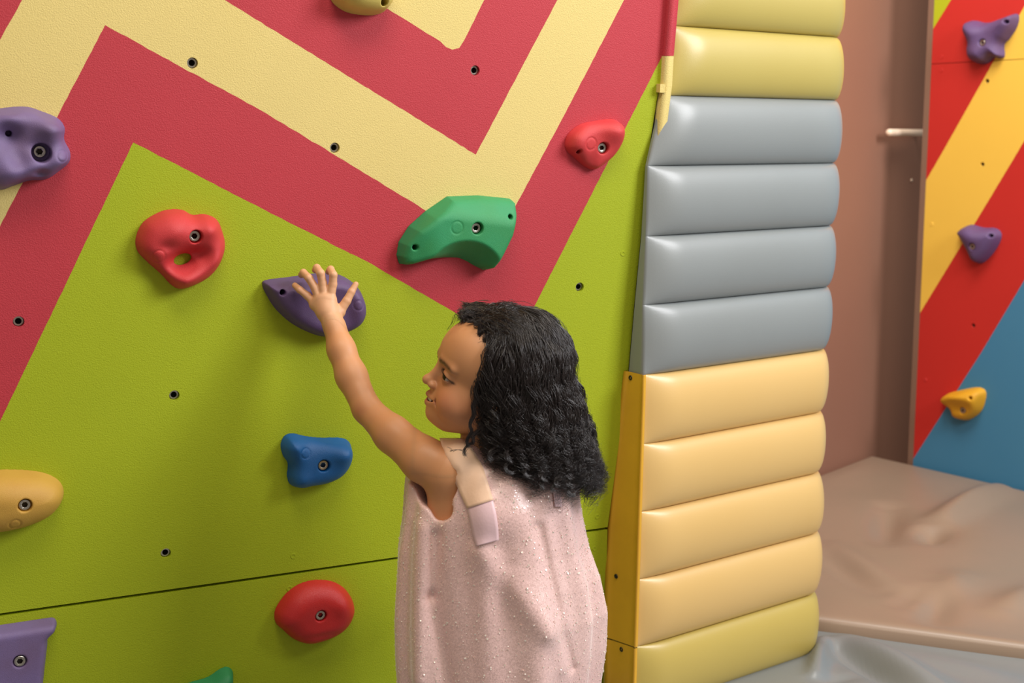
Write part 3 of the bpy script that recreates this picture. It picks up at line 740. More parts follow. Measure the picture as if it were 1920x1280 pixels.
u1 = np.array([-0.80, 0.32, -0.50]); u1 /= np.linalg.norm(u1); u2 = np.cross(u1, [0, 0, 1.0]); u2 /= np.linalg.norm(u2)
RF = []
for k in range(4):
    b = RWR + u1 * 0.040 + u2 * (0.0 ) + np.array([0, 0, 1]) * (0.018 - 0.0115 * k)
    L = [0.042, 0.048, 0.046, 0.036][k]; r = [0.0062, 0.0064, 0.0062, 0.0054][k]
    RF.append(([b, b + u1 * L * 0.4, b + u1 * L * 0.72 - u2 * 0.006, b + u1 * L * 0.9 - u2 * 0.016], [r * 1.2, r, r * 0.95, r * 0.8]))
b = RWR + u1 * 0.018 + np.array([0, 0, 0.014]); RF.append(([b, b + u1 * 0.018 + np.array([0, 0, 0.014]), b + u1 * 0.036 + np.array([0, 0, 0.018])], [0.0085, 0.007, 0.0055]))
NK = W(950, 860, 2.18); CH = W(952, 950, 2.19); WA = W(945, 1110, 2.20); HP = W(940, 1250, 2.20)
HPx = HP.copy()
def leg_pts(sx):
    hp = HPx + np.array([0.055 * sx, 0.0, -0.02]); kn = np.array([hp[0] - 0.0, hp[1] + 0.015, 0.24]); an = np.array([hp[0] + 0.005 * sx, hp[1] - 0.01, 0.05])
    return hp, kn, an
def body_sdf(P):
    d = sd_ell(P, CH, (0.105, 0.075, 0.10))
    d = smin(d, sd_ell(P, WA, (0.098, 0.075, 0.10)), 0.05)
    d = smin(d, sd_ell(P, HP, (0.105, 0.080, 0.085)), 0.05)
    d = smin(d, sd_cap(P, W(898, 800, 2.15), W(905, 870, 2.15), 0.026, 0.036), 0.02)
    d = smin(d, sd_cap(P, NK, W(948, 900, 2.18), 0.036, 0.045), 0.03)
    d = smin(d, sd_cap(P, W(880, 880, 2.14), W(1030, 895, 2.23), 0.038, 0.038), 0.03)
    d = smin(d, sd_cap(P, W(842, 900, 2.125), W(842, 1000, 2.14), 0.034, 0.036), 0.025)
    d = smin(d, sd_cap(P, S0, S1, 0.039, 0.0355), 0.02)
    d = smin(d, sd_cap(P, S1, S2, 0.0355, 0.0295), 0.012)
    d = smin(d, sd_cap(P, S2, EL, 0.0295, 0.0230), 0.012)
    d = smin(d, sd_cap(P, EL, FA1, 0.0230, 0.0252), 0.010)
    d = smin(d, sd_cap(P, FA1, FA2, 0.0252, 0.0225), 0.012)
    d = smin(d, sd_cap(P, FA2, WR, 0.0225, 0.0184), 0.012)
    d = smin(d, sd_cap(P, RS0, REL, 0.036, 0.026), 0.02)
    d = smin(d, sd_cap(P, REL, RWR, 0.026, 0.018), 0.01)
    for sx in (-1, 1):
        hp, kn, an = leg_pts(sx)
        d = smin(d, sd_cap(P, hp, kn, 0.062, 0.042), 0.03); d = smin(d, sd_cap(P, kn, an, 0.042, 0.026), 0.015)
        d = smin(d, sd_cap(P, an + [0, -0.02, -0.022], an + [-0.01, 0.075, -0.030], 0.026, 0.019), 0.012)
    return d
PALM = [WR, J(614, 583, 2.266)]; RPALM = [RWR, RWR + u1 * 0.03]
def all_sdf(P, what):
    d = body_sdf(P)
    if 'H' in what: d = smin(d, head_sdf(P), 0.012)
    if 'L' in what: d = smin(d, hand_sdf(P, FING, PALM), 0.008)
    if 'R' in what: d = smin(d, hand_sdf(P, RF, RPALM), 0.008)
    return d
class Boxr:
    def __init__(s, lo, hi): s.lo = np.array(lo); s.hi = np.array(hi)
    def has(s, c, e=0): return ((c > s.lo + e) & (c < s.hi - e)).all(-1)
headbox = Boxr(HO + [-0.125, -0.10, -0.145], HO + [0.115, 0.10, 0.125])
lf = np.array([p for j, r in FING for p in j] + [WR]); handbox = Boxr(lf.min(0) - 0.014, lf.max(0) + 0.014)
rf = np.array([p for j, r in RF for p in j] + [RWR]); rbox = Boxr(rf.min(0) - 0.016, rf.max(0) + 0.016)
bodybox = Boxr([-0.36, 1.98, -0.004], [0.26, 2.62, WR[2] + 0.03])
AV = []; AF = []; off = 0
for bx, h, what in ((headbox, 0.0013, 'H'), (handbox, 0.0011, 'L'), (rbox, 0.002, 'R'), (bodybox, 0.0042, 'HLR')):
    G = grid_pts(bx.lo, bx.hi, h); vol = all_sdf(G, what)
    V, Fq = surface_nets(vol, bx.lo, h); cen = V[Fq].mean(1)
    if h > 0.003:
        for o in (headbox, handbox, rbox): Fq = Fq[~o.has(cen, 0.0055)]; cen = V[Fq].mean(1)
    used = np.unique(Fq); rm_ = -np.ones(len(V), int); rm_[used] = np.arange(len(used))
    AV.append(V[used]); AF.append(rm_[Fq] + off); off += len(used)
AV = np.vstack(AV); AF = np.vstack(AF)
bme = fast_mesh(AV, AF, 'body')
# painted colouring of the skin: pigment of lips, brows, cheeks; painted light on the hand
q = head_local(AV); qa = q.copy(); qa[:, 1] = np.abs(qa[:, 1])
skin = np.array(lin((203, 144, 98))); lip = np.array(lin((178, 92, 84))); brow = np.array(lin((74, 44, 30))); blush = np.array(lin((206, 122, 90))); inner = np.array(lin((70, 24, 22)))
colr = np.tile(skin, (len(AV), 1))
hand_lit = np.array(lin((222, 172, 132)))
def mixc(c, m): 
    global colr; m = np.clip(m, 0, 1)[:, None]; colr = colr * (1 - m) + c * m
mixc(blush, 0.6 * np.exp(-(((qa[:, 1] - 4.2) / 2.3) ** 2 + ((q[:, 2] + 3.6) / 2.2) ** 2)) * (q[:, 0] > 1))
ld = np.minimum(sd_cap(qa, (8.05, 0.0, -4.25), (7.2, 1.7, -4.45), 0.48, 0.28), sd_cap(qa, (7.9, 0.0, -5.4), (7.1, 1.6, -4.9), 0.46, 0.28))
mixc(lip, 0.85 * smoothstep(0.5 - ld / 0.25))
cy = -4.92 + 0.11 * qa[:, 1] ** 2
mixc(inner, (np.abs(q[:, 2] - cy) < 0.28) * (qa[:, 1] < 2.0) * (q[:, 0] > 6.2) * (q[:, 0] < 8.0 - 0.27 * qa[:, 1] ** 2) * 0.9)
t = np.clip((qa[:, 1] - 1.1) / 3.6, 0, 1); bz = 1.55 + 0.75 * np.sin(t * math.pi * 0.62) - 1.0 * t
bw = np.where((qa[:, 1] > 0.9) & (qa[:, 1] < 5.0) & (q[:, 0] > 2), np.exp(-((q[:, 2] - bz) / (0.42 - 0.16 * t)) ** 2), 0)
bw *= smoothstep((qa[:, 1] - 0.9) / 0.5) * smoothstep((5.0 - qa[:, 1]) / 1.0)
mixc(brow, 1.3 * bw * (0.8 + 0.2 * np.sin(q[:, 1] * 40 + q[:, 2] * 20)))
# dark lash line around the slit
q2 = qa - [7.35, 2.85, -0.12]; up = q2[:, 2] + 0.24 * q2[:, 1]; sl = np.sqrt((q2[:, 1] / 1.38) ** 2 + (up / 0.44) ** 2) - 1
mixc(np.array(lin((26, 16, 14))), 0.9 * np.exp(-(sl / 0.16) ** 2) * (q[:, 0] > 5.5) * np.where(up > -0.1, 1, 0.45))
mixc(np.array(lin((150, 92, 66))), 0.35 * np.exp(-(((qa[:, 1] - 2.7) / 1.6) ** 2 + ((q[:, 2] + 1.0) / 0.4) ** 2)) * (q[:, 0] > 5))
mixc(hand_lit, 0.8 * smoothstep(1.6 - np.linalg.norm(AV - W(608, 545, 2.266), axis=1) / 0.055))  # brighter light on the raised hand, painted into its skin colour
# warm knuckles and elbow crease
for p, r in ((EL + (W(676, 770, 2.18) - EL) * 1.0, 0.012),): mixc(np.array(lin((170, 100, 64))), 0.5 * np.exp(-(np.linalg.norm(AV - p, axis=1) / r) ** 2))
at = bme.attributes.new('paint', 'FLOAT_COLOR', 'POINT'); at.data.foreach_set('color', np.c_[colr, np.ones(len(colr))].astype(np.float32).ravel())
M['skin'] = material('skin', (203, 144, 98), 0.48, (900, 0.08), sss=0.12, vcol=True)
M['eyewhite'] = material('eye_white', (176, 160, 150), 0.25, coat=0.3); M['iris'] = material('dark_brown_iris', (16, 9, 7), 0.3, spec=0.3); M['teeth'] = material('tooth', (232, 218, 196), 0.3)
M['lash'] = material('lash', (14, 9, 8), 0.6)
def add_child(name, V, Fc, m, parent, **k):
    me = mesh(V, Fc); return link(name, me, m, parent, **k)
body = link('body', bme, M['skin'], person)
tet = np.array([(1, -1, -1), (-1, -1, 1), (-1, 1, -1), (1, 1, 1)], float); P32 = AV.astype(np.float32)
nrm = sum(k[None, :] * all_sdf((P32 + (k * 0.0006).astype(np.float32)), 'HLR')[:, None] for k in tet)
nrm /= np.linalg.norm(nrm, axis=1)[:, None] + 1e-12
bme.normals_split_custom_set_from_vertices([tuple(v) for v in nrm.astype(float)])
for sgn in (1, -1):
    c = h2w((6.15, 2.75 * sgn, -0.1)); n1, n2 = 24, 32; V = []; Fc = []; mi = []
    ax = h2w((7.4, 2.85 * sgn + 0.0, -0.02)) - c; ax = ax * 1.0 + (h2w((1.0, -0.25, 0.15)) - h2w((0, 0, 0))) * 0.6; ax /= np.linalg.norm(ax)
    a1 = np.cross(ax, [0, 0, 1.0]); a1 /= np.linalg.norm(a1); a2 = np.cross(ax, a1)
    R = 0.0125 * HS / 0.01
    for i in range(n1 + 1):
        th = math.pi * i / n1
        for j in range(n2):
            ph = 2 * math.pi * j / n2; V.append(c + R * (ax * math.cos(th) * (1.03 if th < 0.5 else 1) + (a1 * math.cos(ph) + a2 * math.sin(ph)) * math.sin(th)))
    for i in range(n1):
        for j in range(n2): Fc.append((i * n2 + j, (i + 1) * n2 + j, (i + 1) * n2 + (j + 1) % n2, i * n2 + (j + 1) % n2)); mi.append(1 if math.pi * (i + 0.5) / n1 < 0.74 else 0)
    eo = link('eye', mesh(V, Fc, 'eye', mi), [M['eyewhite'], M['iris']], body)
    V = []; Fc = []
    for k in range(16):
        t = k / 15; y = (1.75 + 2.5 * t) * sgn; z = -0.12 - 0.24 * (abs(y) - 2.85) + 0.42 * math.sqrt(max(0, 1 - ((abs(y) - 2.85) / 1.34) ** 2)); x = 6.15 + math.sqrt(max(0.2, 2.0 - (z + 0.1) ** 2 - (abs(y) - 2.75) ** 2))
        p = [h2w((x, y, z + 0.04)), h2w((x + 0.25, y + 0.06 * sgn * (t - .3), z + 0.16)), h2w((x + 0.36, y + 0.18 * sgn * (t - .3), z + 0.36))]
        v, f = tube(p, [0.00028, 0.00022, 0.00008], 4, False); Fc += [tuple(i + len(V) for i in q_) for q_ in f]; V += v
    link('eyelashes', mesh(V, Fc), M['lash'], body)
V = []; Fc = []
for k in range(6):
    y = -1.0 + 0.4 * k; v, f = tube([h2w((7.75 - 0.14 * y * y, y, -4.45)), h2w((7.85 - 0.14 * y * y, y, -4.95))], [0.0017, 0.0019], 8); Fc += [tuple(i + len(V) for i in q_) for q_ in f]; V += v
link('teeth', mesh(V, Fc), M['teeth'], body, label='small front teeth')

# ---- dress
def prof(y, arr): return np.interp(y, [a[0] for a in arr], [a[1] for a in arr])
DLV = [  # picture height, left, right silhouette
    (835, 800, 1060), (860, 780, 1078), (890, 764, 1084), (930, 760, 1086), (960, 757, 1090), (1020, 746, 1100), (1080, 741, 1117), (1150, 736, 1127), (1220, 736, 1123), (1290, 739, 1114), (1400, 745, 1105)]
DD = 2.19
lv = []
for y, l, r in DLV:
    A = W(l, y, DD); B = W(r, y, DD); lv.append((A[2] , (A[0] + B[0]) / 2, (B[0] - A[0]) / 2, (A[1] + B[1]) / 2 - 0.0))
lv.sort(); lz, lcx, lax, lcy = map(np.array, zip(*lv))
yc = float(W(940, 1050, DD)[1])
HEM = 0.22
def dress_sdf(P):
    x, y, z = P[..., 0], P[..., 1], P[..., 2]
    cx = np.interp(z, lz, lcx); a = np.interp(z, lz, lax); b = 0.098 + 0.03 * smoothstep((0.75 - z) / 0.5) - 0.02 * smoothstep((z - 0.55) / 0.12)
    th = np.arctan2((y - yc) / b, (x - cx) / a)
    r = np.sqrt(((x - cx) / a) ** 2 + ((y - yc) / b) ** 2)
    low = smoothstep((0.62 - z) / 0.35)
    fold = low * (0.006 * np.sin(5 * th + 1.0 + 1.6 * z) + 0.004 * np.sin(11 * th + 4 * z) ) + 0.0018 * np.sin(17 * th + 9 * z)
    d = (r - 1) * np.minimum(a, b) * 0.95 - fold
    # raised fold from the ribbon towards the lower right, and grooves below the armhole (near side)
    def crest(p, q, wd, amp):
        A = W(p[0], p[1], 2.08); B = W(q[0], q[1], 2.08)
        t = np.clip(((x - A[0]) * (B[0] - A[0]) + (z - A[2]) * (B[2] - A[2])) / ((B[0] - A[0]) ** 2 + (B[2] - A[2]) ** 2), 0, 1)
        dd = np.hypot(x - A[0] - t * (B[0] - A[0]), z - A[2] - t * (B[2] - A[2]))
        return amp * np.exp(-(dd / wd) ** 2) * (y < yc)
    d = d - crest((905, 1030), (1030, 1185), 0.022, 0.008) - crest((985, 960), (1060, 1270), 0.016, 0.004) + crest((1010, 990), (1075, 1280), 0.008, 0.005)
    d = d + crest((815, 1010), (808, 1130), 0.009, 0.006) + crest((808, 1130), (838, 1300), 0.011, 0.008) - crest((790, 1000), (782, 1290), 0.014, 0.006)
    d = d + crest((945, 1060), (930, 1290), 0.02, 0.004)
    d = smax(d, z - (lz[-1] + 0.0), 0.04)
    sh = sd_cap(P, W(862, 862, 2.13), W(1045, 885, 2.23), 0.034, 0.036)
    d = smin(d, sh, 0.03)
    d = smin(d, sd_cap(P, W(880, 905, 2.135), W(925, 960, 2.10), 0.035, 0.05) + 0.012, 0.03)
    d = smax(d, -sd_cap(P, W(950, 835, 2.17), W(950, 780, 2.17), 0.050, 0.062), 0.008)       # neck opening
    arm = sd_cap(P, W(860, 925, 2.20), W(790, 895, 2.05), 0.034, 0.042)                       # armhole
    arm = smin(arm, sd_cap(P, W(812, 875, 2.14), W(770, 850, 2.12), 0.040, 0.046), 0.01)
    arm = smin(arm, sd_cap(P, W(835, 960, 2.17), W(824, 950, 2.02), 0.014, 0.020), 0.012)
    d = smax(d, -arm, 0.006)
    inn = (r - 1) * np.minimum(a, b) + 0.026
    d = smax(d, -smax(inn, z - 0.40, 0.01), 0.003)
    d = smax(d, HEM + 0.004 * np.sin(6 * th) - z, 0.004)
    return d
dlo = np.array([float(lcx[0] - 0.24), yc - 0.17, HEM - 0.01]); dhi = np.array([float(lcx[0] + 0.24), yc + 0.19, W(950, 800, 2.15)[2]])
hd = 0.0027; G = grid_pts(dlo, dhi, hd); vol = dress_sdf(G); V, Fq = surface_nets(vol, dlo, hd); del G, vol
dme = fast_mesh(V, Fq, 'dress')
def dress_material():
    m = material('glitter_tulle', (236, 196, 190), 0.38, sheen=0.8, coat=0.4, spec=0.9, var=(5, 0.5, (240, 206, 198)))
    nt = m.node_tree; N = nt.nodes; L = nt.links; b = N['Principled BSDF']; tc = N.new('ShaderNodeTexCoord')
    b.inputs['Sheen Roughness'].default_value = 0.3
    v = N.new('ShaderNodeTexVoronoi'); v.inputs['Scale'].default_value = 650; L.new(tc.outputs['Object'], v.inputs['Vector'])
    sp = N.new('ShaderNodeSeparateColor'); L.new(v.outputs['Color'], sp.inputs[0])
    gt = N.new('ShaderNodeMath'); gt.operation = 'GREATER_THAN'; gt.inputs[1].default_value = 0.93; L.new(sp.outputs[0], gt.inputs[0])
    hm = N.new('ShaderNodeMath'); hm.operation = 'MULTIPLY'; hm.inputs[1].default_value = 0.25; L.new(gt.outputs[0], hm.inputs[0]); L.new(hm.outputs[0], b.inputs['Metallic'])
    ro = N.new('ShaderNodeMapRange'); ro.inputs['To Min'].default_value = 0.45; ro.inputs['To Max'].default_value = 0.22; L.new(gt.outputs[0], ro.inputs['Value']); L.new(ro.outputs[0], b.inputs['Roughness'])
    sub = N.new('ShaderNodeVectorMath'); sub.operation = 'SUBTRACT'; sub.inputs[1].default_value = (0.5, 0.5, 0.5); L.new(v.outputs['Color'], sub.inputs[0])
    sc = N.new('ShaderNodeVectorMath'); sc.operation = 'SCALE'; sc.inputs['Scale'].default_value = 0.26; L.new(sub.outputs[0], sc.inputs[0])
    ge = N.new('ShaderNodeNewGeometry'); ad = N.new('ShaderNodeVectorMath'); ad.operation = 'ADD'; L.new(ge.outputs['Normal'], ad.inputs[0]); L.new(sc.outputs[0], ad.inputs[1])
    nm = N.new('ShaderNodeVectorMath'); nm.operation = 'NORMALIZE'; L.new(ad.outputs[0], nm.inputs[0]); L.new(nm.outputs[0], b.inputs['Normal'])
    return m
M['dress'] = dress_material()
dress = link('dress', dme, M['dress'], person, label='sleeveless pink dress covered in fine glitter')
bvh = BVHTree.FromPolygons([Vector(v) for v in V], [tuple(map(int, f)) for f in Fq])
# sequins lying on the cloth
cen = V[Fq].mean(1); e1 = V[Fq[:, 1]] - V[Fq[:, 0]]; e2 = V[Fq[:, 3]] - V[Fq[:, 0]]; nn = np.cross(e1, e2); nn /= np.linalg.norm(nn, axis=1)[:, None] + 1e-12
if (nn[:, 1] * (cen[:, 1] - yc)).mean() < 0: nn = -nn
ok = np.where((cen[:, 2] > HEM + 0.02) & (np.einsum('ij,ij->i', nn, cen - [float(lcx[0]), yc, 0.6]) > 0))[0]
pick = RNG.choice(ok, 5000, replace=False); sv = []; sf = []
for i in pick:
    n0 = nn[i] + RNG.normal(0, 0.30, 3); n0 /= np.linalg.norm(n0); a1 = np.cross(n0, [0.3, 0.1, 0.95]); a1 /= np.linalg.norm(a1); a2 = np.cross(n0, a1)
    r = 0.0007 + 0.0010 * RNG.random() ** 3; c = cen[i] + nn[i] * 0.0010; k0 = len(sv)
    for k in range(6): sv.append(c + r * (a1 * math.cos(k * math.pi / 3) + a2 * math.sin(k * math.pi / 3)))
    for k in range(6): sv.append(sv[k0 + k] - n0 * 0.0002)
    sf.append(tuple(range(k0, k0 + 6))); sf += [(k0 + k, k0 + 6 + k, k0 + 6 + (k + 1) % 6, k0 + (k + 1) % 6) for k in range(6)]
M['sequin'] = material('sequin', (255, 244, 230), 0.3, metal=0.3, spec=1.0)
link('sequins', mesh(sv, sf), M['sequin'], dress, kind='stuff', smooth=False)
# ribbons draped on the cloth
M['ribbon'] = material('peach_satin', (246, 206, 174), 0.5, (260, 0.1), sheen=0.3); M['ribbon2'] = material('lilac_pink_satin', (236, 200, 204), 0.45, (260, 0.1), sheen=0.3)
def drape(rows, m, lift, label=None, n=14, mcol=9):
    """rows: (xl, yl, xr, yr) picture pairs; each point dropped onto the dress"""
    rr = np.array(rows, float); ts = np.linspace(0, len(rr) - 1, n * 2); out = []; last = None
    for t in ts:
        i = min(int(t), len(rr) - 2); r = rr[i] * (1 - (t - i)) + rr[i + 1] * (t - i); row = []
        for s in np.linspace(0, 1, mcol):
            x = r[0] * (1 - s) + r[2] * s; y = r[1] * (1 - s) + r[3] * s; d = Vector(ray(x, y)).normalized()
            h_, n_, _, dist = bvh.ray_cast(Vector(C_), d); depth = dist if h_ is not None else None
            row.append([d, depth])
        out.append(row)
    ds = np.array([[c[1] if c[1] is not None else np.nan for c in r] for r in out])
    for _ in range(3):
        med = np.nanmedian(ds, axis=1); 
    for i in range(len(ds)):
        mm = np.nanmin(ds[i]); ds[i] = np.where(np.isnan(ds[i]) | (ds[i] > mm + 0.03), mm + 0.012, ds[i])
    sm = ds.copy()
    for _ in range(2): sm[1:-1] = (sm[:-2] + sm[1:-1] * 2 + sm[2:]) / 4
    sm = np.minimum(sm, ds)
    P = np.array([[np.array(C_) + np.array(out[i][j][0]) * (sm[i, j] - lift - 0.0008 * math.sin(j / (mcol - 1) * math.pi)) for j in range(mcol)] for i in range(len(out))])
    Q = P + np.array([[np.array(out[i][j][0]) * 0.0012 for j in range(mcol)] for i in range(len(out))])
    n1, n2 = P.shape[:2]; me = grid_mesh(P); 
    o = link('shoulder_ribbon', me, m, dress, label=label); so = o.modifiers.new('thick', 'SOLIDIFY'); so.thickness = 0.0012; so.offset = -1
    return o
drape([(824, 822, 866, 822), (834, 852, 884, 840), (850, 893, 905, 874), (863, 925, 915, 905), (876, 953, 925, 937)], M['ribbon'], 0.0042, 'peach satin upper length of the ribbon')
drape([(874, 946, 923, 930), (881, 975, 930, 960), (887, 1005, 934, 988), (893, 1024, 935, 1012)], M['ribbon2'], 0.0022, 'lilac pink folded end of the ribbon')
drape([(1036, 905, 1050, 905), (1037, 925, 1051, 925), (1040, 950, 1053, 950)], M['ribbon2'], 0.002, 'pale ribbon tail on the far shoulder')

# ---- hair: a dense under-layer and several thousand curly locks
M['hair'] = material('black_brown_hair', (26, 20, 19), 0.6, (160, 0.5), spec=0.6)
M['locks'] = material('glossy_dark_locks', (38, 29, 27), 0.34, spec=0.7)
HC = W(958, 680, 2.13)
def hair_sdf(P):
    d = sd_ell(P, HC + [0.002, 0, -0.002], (0.092, 0.084, 0.088))
    d = smin(d, sd_ell(P, W(990, 765, 2.145), (0.078, 0.074, 0.10)), 0.03)
    d = smin(d, sd_ell(P, W(1020, 830, 2.165), (0.066, 0.074, 0.052)), 0.03)
    q = ((P - HO.astype(np.float32)) @ HB.T.astype(np.float32)) / HS
    # leave the face free
    fc = sd_ell(q, (9.9, 0, -1.4), (6.8, 9.5, 8.4)) * HS
    d = smax(d, -fc, 0.006)
    return d + 0.0015 * np.sin(P[..., 0] * 260) * np.sin(P[..., 1] * 240 + P[..., 2] * 60)
lo_ = HC - [0.13, 0.12, 0.24]; G = grid_pts(lo_, HC + [0.17, 0.15, 0.13], 0.0035); V, Fq = surface_nets(hair_sdf(G), lo_, 0.0035); del G
hair = link('hair', fast_mesh(V, Fq), M['hair'], person, label='shoulder length dark curly hair')

def px_at(X, Yd, Z):                                               # world to picture, to read the outlines
    P = np.stack([X, Yd, Z], -1) - C_; D = P @ F_; return 960 + FPX * (P @ R_) / D, 640 - FPX * (P @ U_) / D
def strands(n, K, clumps, rad, seed, wild=0.0, az=(24, 336)):
    r = np.random.default_rng(seed)
    cphi = np.radians(r.uniform(az[0], az[1], clumps)); cth = np.arccos(r.uniform(-0.15, 0.995, clumps))
    cphase = r.uniform(0, 2 * math.pi, (clumps, 2)); cwav = r.uniform(0.040, 0.070, clumps); cend = r.normal(0, 0.013, clumps)
    camp = r.uniform(0.7, 1.5, clumps); coff = r.normal(0, 0.003, clumps)
    k = r.integers(0, clumps, n)
    phi_t = cphi[k]; th0 = cth[k] + r.normal(0, 0.05, n); th0 = np.clip(th0, 0.02, 1.9)
    phi0 = np.where(r.random(n) < 0.5, phi_t, phi_t)
    # roots near the front run forward of the target azimuth on top of the head
    lam = r.random(n) ** 0.6
    dphi = r.normal(0, 0.10, n); t = np.linspace(0, 1, K)[None, :]
    # lengths: over the cap then straight down
    Rm = 0.088
    arc = np.maximum(0, (1.75 - th0)) * Rm
    xe = -np.cos(phi_t)
    yend = np.interp(xe, [-0.85, -0.5, -0.2, 0.1, 0.45, 0.8, 1.0], [832, 842, 862, 884, 900, 912, 905]) + r.normal(0, 7, n)
    zend = CAMH + (W(0, 0, 1)[2] * 0) ; zend = np.array([W(1000, y, 2.14)[2] for y in yend]) + cend[k]
    zeq = HC[2] + 0.096 * math.cos(1.75)
    hang = np.maximum(0.01, zeq - zend)
    L = arc + hang; s = t * L[:, None]
    on = s < arc[:, None]
    th = np.minimum(th0[:, None] + s / Rm, 1.75); th = np.where(th0[:, None] > 1.75, th0[:, None], th)
    dn = np.maximum(0, s - arc[:, None])
    frac = dn / 0.13
    tt = t
    phi = phi_t[:, None] + dphi[:, None] * (1 - 0.72 * smoothstep(tt * 1.6)) + 0.12 * np.sin(2.2 * tt + cphase[k][:, :1])
    wv = smoothstep(s / 0.05)
    fwd = -np.cos(phi)                                              # +1 back
    ax = 0.0935 + 0.004 * wv + 0.014 * frac * (0.4 + 0.6 * np.clip(fwd, -0.4, 1)); ay = 0.086 + 0.003 * wv + 0.004 * frac
    ow = 0.0045 * np.sin(2 * math.pi * s / 0.075 + cphase[k][:, 1:]) * wv + coff[k][:, None] * wv
    ax = ax + ow; ay = ay + ow
    lay = (0.955 + 0.085 * lam[:, None] * wv)
    cx = 0.022 * np.clip(frac, 0, 1.3)
    sn = np.sin(th)
    X = HC[0] + cx + fwd * ax * sn * lay; Y = HC[1] + 0.012 * np.clip(frac, 0, 1.3) - np.sin(phi) * ay * sn * lay
    Z = HC[2] + 0.0965 * np.cos(th) * lay - dn
    # curls
    amp = (0.0014 + 0.0048 * tt ** 1.2 + 0.003 * np.clip((tt - 0.85) / 0.15, 0, 1)) * camp[k][:, None] * (1 + wild)
    w_ = 2 * math.pi * s / cwav[k][:, None] * (1 + 1.0 * tt ** 2)
    own = r.uniform(-0.5, 0.5, (n, 1))
    ca = np.cos(w_ + cphase[k][:, :1] + own); sa = np.sin(w_ + cphase[k][:, 1:] + own)
    tx, ty = np.sin(phi), -np.cos(phi)                              # around the head
    X += amp * (ca * tx * 1.1 + sa * fwd * 0.7); Y += amp * (ca * ty * 1.1 - sa * np.sin(phi) * 0.7); Z += amp * 0.5 * sa
    jit = r.normal(0, 0.0011, (n, 3)) * (1 + 1.2 * wild)
    X += jit[:, :1] * tt; Y += jit[:, 1:2] * tt; Z += jit[:, 2:] * tt
    P = np.stack([X, Y, Z], -1)
    # keep clear of the face
    q = ((P - HO) @ HB.T) / HS
    hl = np.interp(q[..., 2], [-9, -5.5, -3.4, 0, 4.2, 6.5, 8.1, 9.5], [1.0, 1.5, 2.8, 3.5, 3.2, 4.3, 6.3, 7.5])
    bad = (q[..., 0] > hl + 0.5) & (q[..., 2] < 9.0)
    keep = bad.mean(1) < 0.12
    P = P[keep]; q = q[keep]; hl = hl[keep]
    over = np.clip(q[..., 0] - hl - 0.2, 0, 3) * (q[..., 2] < 9.0) * HS
    P = P - over[..., None] * HB[0]
    return tube_many(P, rad * (1.0 - 0.65 * np.linspace(0, 1, K) ** 2))
def tube_many(P, rad):
    n, K, _ = P.shape; T = np.gradient(P, axis=1); T /= np.linalg.norm(T, axis=2, keepdims=True) + 1e-12
    A = np.cross(T, np.array([0.2, 0.9, 0.35])); A /= np.linalg.norm(A, axis=2, keepdims=True) + 1e-9; B = np.cross(T, A)
    ang = np.arange(3) * 2 * math.pi / 3
    V = P[:, :, None] + rad[None, :, None, None] * (A[:, :, None] * np.cos(ang)[None, None, :, None] + B[:, :, None] * np.sin(ang)[None, None, :, None])
    idx = np.arange(n * K * 3).reshape(n, K, 3); nx = np.roll(idx, -1, 2)
    Fq = np.stack([idx[:, :-1], nx[:, :-1], nx[:, 1:], idx[:, 1:]], -1).reshape(-1, 4)
    return V.reshape(-1, 3), Fq
V1, F1 = strands(6500, 40, 230, 0.00045, 3)
V2, F2 = strands(700, 40, 500, 0.00026, 5, wild=0.6)
link('hair_strands', fast_mesh(np.vstack([V1, V2]), np.vstack([F1, F2 + len(V1)])), M['locks'], hair, kind='stuff')
# fringe curls swept up over the forehead, temple wisps, and loose ringlets
cur = []
rr = np.random.default_rng(11); K = 30
for i in range(1100):
    a = rr.random(); x0 = 872 + 80 * a + rr.normal(0, 5); y0 = 588 + 45 * rr.random() * (0.4 + 0.6 * a) + rr.normal(0, 4); D0 = HD - 0.07 * ((y0 - 570) / 80) - 0.02 * rr.random() if rr.random() < 0.6 else HD + rr.uniform(-0.05, 0.05)
    p = W(x0, y0, D0); q_ = (p - HC) / np.array([0.095, 0.08, 0.092]); p = HC + q_ / np.linalg.norm(q_) * np.array([0.097, 0.087, 0.095]) * rr.uniform(0.97, 1.03)
    t = np.linspace(0, 1, K); Ln = rr.uniform(0.03, 0.07); dirx = rr.uniform(0.3, 1.0); ph = rr.uniform(0, 6.3); rd = rr.uniform(0.002, 0.005)
    P = p + np.stack([Ln * dirx * t + rd * np.cos(9 * t + ph) * t - 0.004 * np.sin(3 * t), rr.normal(0, 0.4) * Ln * t + rd * np.sin(9 * t + ph) * t, 0.004 * np.sin(3.1 * t) - 0.25 * Ln * t * t + 0.002], -1)
    cur.append(P)
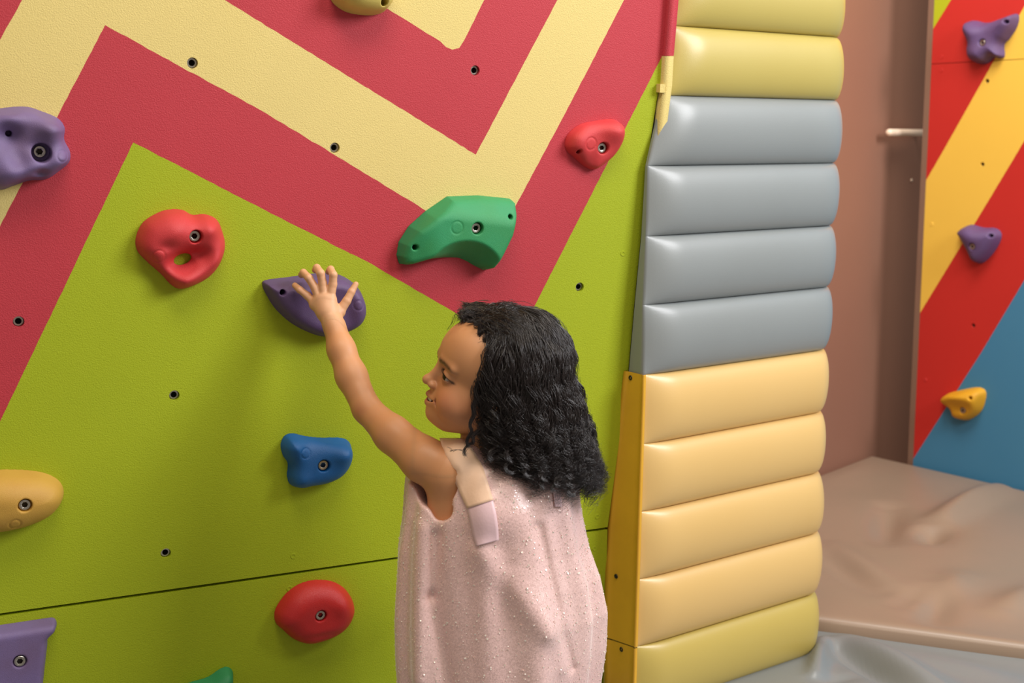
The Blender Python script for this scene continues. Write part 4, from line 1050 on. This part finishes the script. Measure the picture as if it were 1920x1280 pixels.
for (x0, y0, x1, y1, D, n, rd, turns) in [(902, 610, 893, 700, 2.062, 60, 0.0022, 2.5), (900, 680, 888, 770, 2.058, 60, 0.0022, 3), (893, 740, 878, 835, 2.06, 70, 0.003, 3),
        (900, 800, 872, 850, 2.06, 34, 0.005, 2), (952, 850, 955, 884, 2.045, 40, 0.0075, 1.6), (1068, 890, 1072, 930, 2.07, 22, 0.007, 2.6), (1095, 840, 1104, 905, 2.12, 26, 0.007, 2.5),
        (1015, 880, 1022, 912, 2.05, 30, 0.006, 1.8), (985, 870, 990, 897, 2.05, 30, 0.005, 1.6), (925, 840, 915, 868, 2.05, 26, 0.006, 1.5), (1100, 790, 1112, 880, 2.14, 12, 0.006, 3), (1048, 895, 1040, 918, 2.06, 22, 0.006, 1.8), (875, 845, 835, 840, 2.045, 3, 0.006, 1.2), (852, 590, 842, 620, 2.08, 4, 0.002, 0.7), (915, 585, 866, 583, 2.10, 70, 0.006, 1.4), (930, 578, 872, 574, 2.13, 70, 0.005, 1.3), (905, 600, 872, 592, 2.085, 50, 0.005, 1.2), (925, 600, 893, 612, 2.065, 60, 0.005, 1.3), (905, 598, 869, 596, 2.095, 150, 0.006, 1.6), (900, 588, 864, 588, 2.11, 150, 0.006, 1.5), (912, 578, 868, 578, 2.13, 150, 0.005, 1.4), (905, 590, 872, 584, 2.10, 120, 0.007, 1.2), (915, 600, 880, 606, 2.075, 70, 0.005, 1.5), (920, 612, 892, 628, 2.06, 50, 0.004, 1.4), (930, 620, 899, 648, 2.055, 50, 0.004, 1.4), (920, 640, 890, 700, 2.055, 50, 0.003, 2)]:
    A = W(x0, y0, D); B = W(x1, y1, D); ph0 = rr.uniform(0, 6.3)
    for i in range(n):
        t = np.linspace(0, 1, K); ph = ph0 + rr.normal(0, 0.35); j0 = rr.normal(0, 0.0022 if n < 100 else 0.006, 3); j1 = rr.normal(0, 0.0014 if n < 100 else 0.0045, 3); w_ = 2 * math.pi * turns * t + ph; rdd = rd * (0.35 + 0.65 * t) * rr.uniform(0.85, 1.15)
        cur.append(A * (1 - t[:, None]) + B * t[:, None] + j0 * (1 - t[:, None]) + j1 * t[:, None] + np.stack([rdd * np.cos(w_), 0.6 * rdd * np.sin(w_ + 0.6), 0.55 * rdd * np.sin(w_)], -1))
V3, F3 = tube_many(np.array(cur), 0.0004 * (1 - 0.6 * np.linspace(0, 1, K) ** 2))
link('ringlets', fast_mesh(V3, F3), M['locks'], hair, kind='stuff', label='loose ringlets and fringe')
for o in (body, dress, hair): o.location = Vector(-PL)
